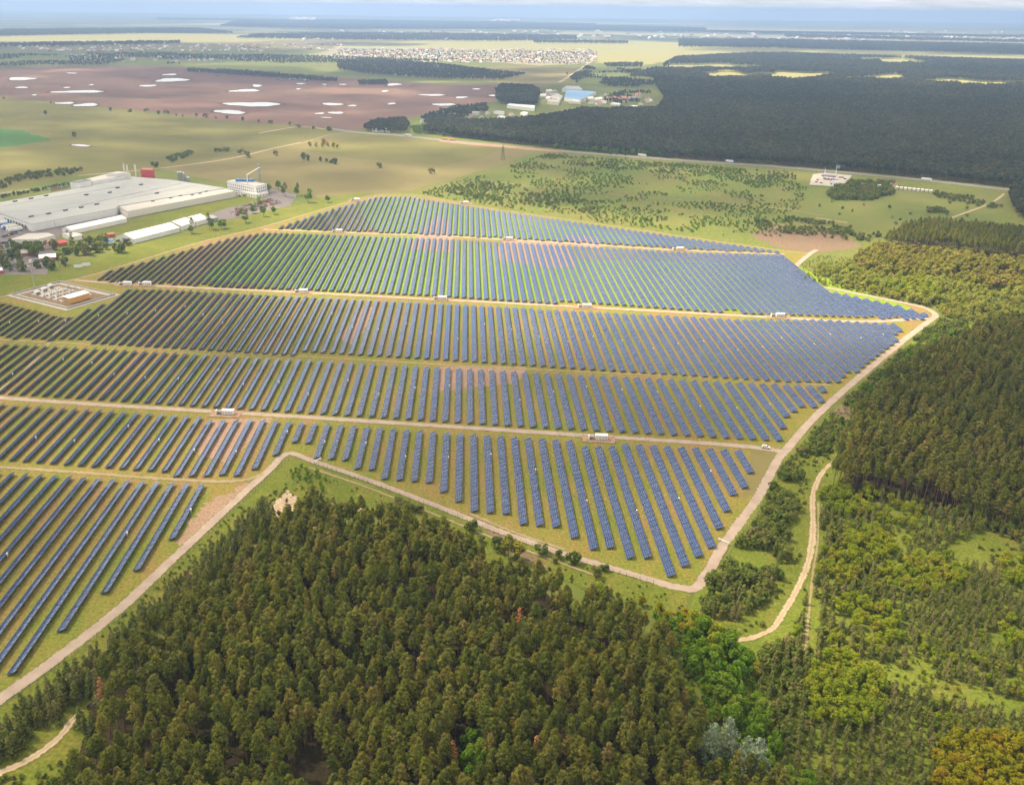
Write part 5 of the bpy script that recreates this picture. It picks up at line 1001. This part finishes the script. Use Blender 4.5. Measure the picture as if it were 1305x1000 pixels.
BL = [('blue-roofed works hall, biggest roof beyond the great forest', [(719,124.5),(739,127.5),(760,117),(722,114.5)], 9, 'white', 'sky_blue'), ('white works hall behind the blue roof', [(716,113.5),(742,114),(738,110),(722,109.5)], 9, 'white', 'roofpale'), ('long white barn beside the square dark wood', [(646,134),(681,138),(682,134.6),(649,132.2)], 7, 'white', 'white'),
      ('white works building beside the lane to the blue roof', [(700,124),(714,126.5),(717,122),(706,120)], 6, 'white', 'roofpale'), ('grey works building in front of the blue roof', [(697,129.5),(712,131),(714,127.7),(700,126.8)], 6, 'cream', 'roofgrey'), ('white works shed at the near corner of the blue roof', [(725,129.5),(740,130.2),(741,128.4),(728,127.8)], 5, 'white', 'roofpale'),
      ('pinkish-roofed hall at the edge of the great forest', [(771,124.8),(797,125.6),(799,122.6),(776,121.8)], 7, 'cream', 'rust'), ('white house under the pinkish-roofed hall', [(763,129),(772,130.5),(774,128.8),(766,128)], 4, 'white', 'roofpale'), ('white shed at the forest edge beside a dark tree', [(778,132),(790,133),(791,131.4),(781,131)], 4, 'white', 'white'), ('last white shed along the forest edge', [(803,135.5),(812,136),(813,134.8),(805,134.4)], 4, 'white', 'white'),
      ('white shed in the hamlet by the highway', [(629,142),(642,144),(643,142),(632,141)], 5, 'white', 'roofgrey'), ('white shed in front of the long barn', [(663,144),(671,145.6),(673,143.4),(667,142.5)], 5, 'white', 'white'), ('pale house at the end of the hamlet', [(634,148.5),(643,150),(644,148.4),(637,147.6)], 4, 'cream', 'white'),
      ('white roadside shed beside the green wood', [(474,164.5),(489,165.6),(489,163.8),(476,163)], 5, 'white', 'white'), ('white roadside house nearest the green wood', [(487,164),(497,165),(497,163.2),(489,162.6)], 6, 'white', 'white'), ('white farm shed among the tree belts', [(500,93.5),(507,93.9),(507,93),(501,92.7)], 6, 'white', 'white'), ('second white farm shed among the tree belts', [(512,94),(518,94.4),(518,93.5),(513,93.2)], 6, 'white', 'white')]
for lab, P, z, wm, rm in BL: block('industrial_hall' if z > 5 else 'shed', lab, 'building', P, z, MT[wm], MT[rm])
HM = []
for wm, rm in (('cream','rust'),('white','slate'),('cream','roofgrey'),('white','rust'),('white','white')):
    mb = MB(); mb.extrude_x([(-4.5, 0), (4.5, 0), (4.5, 3.4), (0, 6.2), (-4.5, 3.4)], -6, 6, 0)
    mb.add([(-6.4, -4.9, 3.2), (6.4, -4.9, 3.2), (6.4, 0, 6.5), (-6.4, 0, 6.5), (-6.4, 4.9, 3.2), (6.4, 4.9, 3.2)], [(0, 1, 2, 3), (3, 2, 5, 4)], 1); mb.box(2, .5, 4.5, 2.8, 1.3, 7.2, 0); HM.append(mb.mesh('house', [MT[wm], MT[rm]]))
def houses(pts, label, group, s=1.0):
    for x, y in pts:
        g = G(x, y); o = link('house', random.choice(HM)); o.location = (g[0], g[1], 0); o.rotation_euler = (0, 0, random.choice((.3, 1.87))+random.uniform(-.2, .2)); k = s*random.uniform(.8, 1.3); o.scale = (k, k, k); tag(o, label, 'house', group)
houses([(random.uniform(520, 700), random.uniform(134, 165)) for _ in range(1)], 'lone house in the roadside hamlet', None)
houses([(x, y) for x, y in [(548,150),(556,147),(566,152),(572,146),(580,149),(590,144),(598,150),(606,147),(614,151),(622,146),(560,157),(575,158),(590,156),(610,157),(540,156),(585,140),(612,141),(640,153),(652,147)]], 'small pale house of the hamlet between highway and forest', 'houses of the roadside hamlet')
houses([(random.uniform(690, 718), random.uniform(117, 131)) for _ in range(16)]+[(random.uniform(742, 835), random.uniform(120, 134)) for _ in range(22)], 'small pale shed of the works beyond the great forest', 'sheds around the blue-roofed works', 1.1)
vil = []
while len(vil) < 130:
    x = random.uniform(432, 760); y = random.uniform(62, 83)
    if 62+(x-430)*.008 < y < 74+(x-430)*.03 and not (x > 735 and y > 78): vil.append((x, y))
houses(vil, 'tiny pale house in the sunlit village on the plain', 'houses of the sunlit village', 1.15)
houses([(random.uniform(90, 345), random.uniform(69.5, 79)) for _ in range(80)], 'tiny pale house in the village before the ploughed field', 'houses of the village before the ploughed field', 1.15)
def many_houses(name, n, xr, yr, label, s=1.0):
    mb = MB()
    for _ in range(n):
        g = G(random.uniform(*xr), random.uniform(*yr)); a = random.uniform(0, 3); w_, d_, h_ = 6*s, 4.5*s, random.uniform(4, 7)*s; ca, sa = math.cos(a), math.sin(a)
        b = MB(); b.extrude_x([(-d_, 0), (d_, 0), (d_, h_*.6), (0, h_), (-d_, h_*.6)], -w_, w_); mb.add([(g[0]+x*ca-y*sa, g[1]+x*sa+y*ca, z) for x, y, z in b.v], b.f, random.choice((0, 0, 1, 2)))
    tag(mb.build(name, [MT['cream'], MT['wrap'], MT['rust']]), label, kind='stuff')
wood([(420,72),(440,62),(700,65),(762,67),(750,82),(560,77)], 'far', 34, (7, 12), 6, 'garden trees of the sunlit village', gap=.3, gs=150)
many_houses('village_houses', 480, (432, 756), (62.5, 81), 'mass of houses of the sunlit village')
many_houses('village_houses', 200, (20, 440), (56, 66), 'scattered far houses', 1.2)
many_houses('distant_town', 260, (350, 1305), (40, 52), 'pale specks of far towns on the plain', 2.6)
many_houses('distant_town', 60, (370, 400), (25, 27), 'pale specks of a far town', 6); many_houses('distant_town', 60, (630, 660), (27, 29), 'pale specks of a far town', 6); many_houses('distant_town', 90, (1000, 1300), (46, 52), 'pale specks of a far town', 2.2)

# ------------------------------------------------------------------ light, sky, air
SUNAZ, SUNEL = R(-66), R(56)
w = bpy.data.worlds.new('World'); sc.world = w; w.use_nodes = True
nt = w.node_tree; bg = nt.nodes['Background']; sky = nt.nodes.new('ShaderNodeTexSky'); sky.sky_type = 'NISHITA'; sky.sun_disc = False
sky.sun_elevation = SUNEL; sky.sun_rotation = SUNAZ; sky.air_density = 1.0; sky.dust_density = 1.5; sky.ozone_density = 1.2
N = nt.nodes.new; L = nt.links.new
tc = N('ShaderNodeTexCoord'); sx = N('ShaderNodeSeparateXYZ'); L(tc.outputs['Generated'], sx.inputs[0])
zz = N('ShaderNodeMath'); zz.operation = 'ADD'; zz.inputs[1].default_value = .09; L(sx.outputs['Z'], zz.inputs[0])
zm = N('ShaderNodeMath'); zm.operation = 'MAXIMUM'; zm.inputs[1].default_value = .03; L(zz.outputs[0], zm.inputs[0])
dv = N('ShaderNodeVectorMath'); dv.operation = 'DIVIDE'; L(tc.outputs['Generated'], dv.inputs[0])
cb = N('ShaderNodeCombineXYZ'); [L(zm.outputs[0], cb.inputs[k]) for k in range(3)]; L(cb.outputs[0], dv.inputs[1])
cn = N('ShaderNodeTexNoise'); cn.inputs['Scale'].default_value = 1.1; cn.inputs['Detail'].default_value = 8; cn.inputs['Roughness'].default_value = .58; cn.inputs['Distortion'].default_value = .3; L(dv.outputs[0], cn.inputs['Vector'])
cr = ramp(N, [(.40, (0, 0, 0)), (.62, (1, 1, 1))]); L(cn.outputs['Fac'], cr.inputs['Fac'])
c2 = N('ShaderNodeTexNoise'); c2.inputs['Scale'].default_value = 2.3; c2.inputs['Detail'].default_value = 6; L(dv.outputs[0], c2.inputs['Vector'])
cc = ramp(N, [(.3, (3.7, 3.5, 3.2)), (.7, (5.5, 5.15, 4.55))]); L(c2.outputs['Fac'], cc.inputs['Fac'])
hbk = N('ShaderNodeValToRGB'); he = hbk.color_ramp.elements; he[0].position = .018; he[0].color = (.84, .90, 1.06, 1); he[1].position = .06; he[1].color = (2.3, 2.25, 2.1, 1); e3 = he.new(.16); e3.color = (1.9, 1.86, 1.75, 1); e4 = he.new(.3); e4.color = (1, 1, 1, 1); L(sx.outputs['Z'], hbk.inputs['Fac'])
cmul = N('ShaderNodeMix'); cmul.data_type = 'RGBA'; cmul.blend_type = 'MULTIPLY'; cmul.clamp_result = False; cmul.inputs['Factor'].default_value = 1; L(cc.outputs['Color'], cmul.inputs['A']); L(hbk.outputs['Color'], cmul.inputs['B']); cc = cmul
hb_ = N('ShaderNodeMapRange'); hb_.inputs['From Min'].default_value = .0; hb_.inputs['From Max'].default_value = .16; hb_.inputs['To Min'].default_value = .85; hb_.inputs['To Max'].default_value = 0; L(sx.outputs['Z'], hb_.inputs['Value'])
mxx = N('ShaderNodeMath'); mxx.operation = 'MAXIMUM'; L(cr.outputs['Color'], mxx.inputs[0]); L(hb_.outputs['Result'], mxx.inputs[1])
sm = N('ShaderNodeMix'); sm.data_type = 'RGBA'; L(mxx.outputs[0], sm.inputs['Factor']); L(sky.outputs[0], sm.inputs['A']); L(cc.outputs['Result'], sm.inputs['B'])
L(sm.outputs['Result'], bg.inputs[0]); bg.inputs[1].default_value = .105
sun = bpy.data.lights.new('sun', 'SUN'); so_ = bpy.data.objects.new('sun', sun); COL.objects.link(so_)
sun.energy = 4.2; sun.angle = R(3); sun.color = (1, .84, .58)
sd = Vector((math.sin(SUNAZ)*math.cos(SUNEL), math.cos(SUNAZ)*math.cos(SUNEL), math.sin(SUNEL)))
so_.rotation_euler = sd.to_track_quat('Z', 'Y').to_euler()
# broken cloud deck, well above the air box: it shades most of the plain and leaves sunlit gaps
cm = bpy.data.materials.new('cloud'); cm.use_nodes = True; nt = cm.node_tree; nt.nodes.clear(); N = nt.nodes.new; L = nt.links.new
d_ = N('ShaderNodeBsdfDiffuse'); d_.inputs['Color'].default_value = (.9, .9, .9, 1); t_ = N('ShaderNodeBsdfTranslucent'); t_.inputs['Color'].default_value = (.92, .92, .92, 1); tr = N('ShaderNodeBsdfTransparent')
m1 = N('ShaderNodeMixShader'); m1.inputs[0].default_value = .6; L(d_.outputs[0], m1.inputs[1]); L(t_.outputs[0], m1.inputs[2]); m2 = N('ShaderNodeMixShader'); at_ = N('ShaderNodeAttribute'); at_.attribute_name = 'thin'; L(at_.outputs['Fac'], m2.inputs[0]); L(m1.outputs[0], m2.inputs[1]); L(tr.outputs[0], m2.inputs[2])
o_ = N('ShaderNodeOutputMaterial'); L(m2.outputs[0], o_.inputs['Surface'])
HOLES = [GP(p) for p in ([(296,310),(345,288),(480,244),(540,247),(700,274),(1000,318),(1030,322),(1050,328),(1150,322),(1320,345),(1320,398),(1195,408),(1000,404),(745,390),(560,381),(400,372),(290,366)],
    [(530,168),(600,166),(640,176),(610,186),(540,182)], [(395,188),(400,180),(440,182),(445,190),(420,194)], [(400,88),(400,60),(860,55),(860,78),(760,84),(560,84)], [(860,104),(870,88),(1090,90),(1100,104),(960,108)], [(1140,114),(1140,100),(1330,100),(1330,114)], [(-100,56),(-100,42),(420,42),(420,54)], [(840,80),(860,68),(1400,76),(1400,86)])]
CH = 900.0; SH = np.array([sd.x, sd.y])/sd.z*CH
ico = bmesh.new(); bmesh.ops.create_icosphere(ico, subdivisions=2, radius=1); IV = np.array([v.co[:] for v in ico.verts]); IF = [tuple(v.index for v in f.verts) for f in ico.faces]; ico.free()
CV = []; CF = []; CT = []
def lumps(x0, x1, y0, y1, sp, r, near):
    X, Y = np.meshgrid(np.arange(x0, x1, sp), np.arange(y0, y1, sp)); X = X.ravel()+RNG.uniform(-.4, .4, X.size)*sp; Y = Y.ravel()+RNG.uniform(-.4, .4, Y.size)*sp
    ok = np.ones(len(X), bool)
    for P in HOLES:
        for a in [None]+list(np.arange(8)*math.pi/4):
            q = (0, 0) if a is None else (r*.85*math.cos(a), r*.85*math.sin(a)); ok &= ~inside(P, X+q[0], Y+q[1])
    if near is not None: ok &= ~((X > near[0]) & (X < near[1]) & (Y > near[2]) & (Y < near[3]))
    for x, y in zip(X[ok], Y[ok]):
        rr = r*RNG.uniform(.8, 1.25); b = len(CV)*len(IV); V = IV*np.array([rr, rr*RNG.uniform(.7, 1.1), min(110, rr*.5)])*(1+.12*RNG.normal(size=(len(IV), 1)))+np.array([x+SH[0], y+SH[1], CH+RNG.uniform(-20, 60)])
        CV.append(V); CT.extend([.78 if near is None else .62]*len(IV)); CF.extend([(i+b, j+b, k+b) for i, j, k in IF])
lumps(-1700, 1700, -500, 2600, 95, 78, None); lumps(-6000, 6000, -700, 6300, 330, 250, (-1650, 1650, -450, 2550))
me = bpy.data.meshes.new('cloud_deck'); me.from_pydata(np.concatenate(CV).tolist(), [], CF); me.attributes.new('thin', 'FLOAT', 'POINT').data.foreach_set('value', CT); me.materials.append(cm); me.polygons.foreach_set('use_smooth', [True]*len(CF)); me.update(); tag(link('cloud_deck', me), 'broken layer of white cloud high over the plain', kind='stuff')
hm = bpy.data.materials.new('hazy_air'); hm.use_nodes = True; nt = hm.node_tree; nt.nodes.clear()
vo = nt.nodes.new('ShaderNodeVolumePrincipled'); oo = nt.nodes.new('ShaderNodeOutputMaterial'); nt.links.new(vo.outputs[0], oo.inputs['Volume'])
vo.inputs['Color'].default_value = (.34, .50, .84, 1); vo.inputs['Density'].default_value = 1.1e-4; vo.inputs['Anisotropy'].default_value = .3
hb = MB(); hb.box(-S*1.1, -3500, -1.5, S*1.1, S*1.1, 262); tag(hb.build('haze', hm), 'thin bluish air', kind='stuff')

print('top level', lv[0])
sc.view_settings.view_transform = 'Standard'; sc.view_settings.look = 'None'; sc.view_settings.exposure = 1.35; sc.view_settings.gamma = 1
cy = sc.cycles; cy.use_denoising = True; cy.max_bounces = 8; cy.diffuse_bounces = 4; cy.glossy_bounces = 2; cy.transmission_bounces = 4; cy.volume_bounces = 1; cy.transparent_max_bounces = 24
try: cy.denoiser = 'OPENIMAGEDENOISE'
except Exception: pass
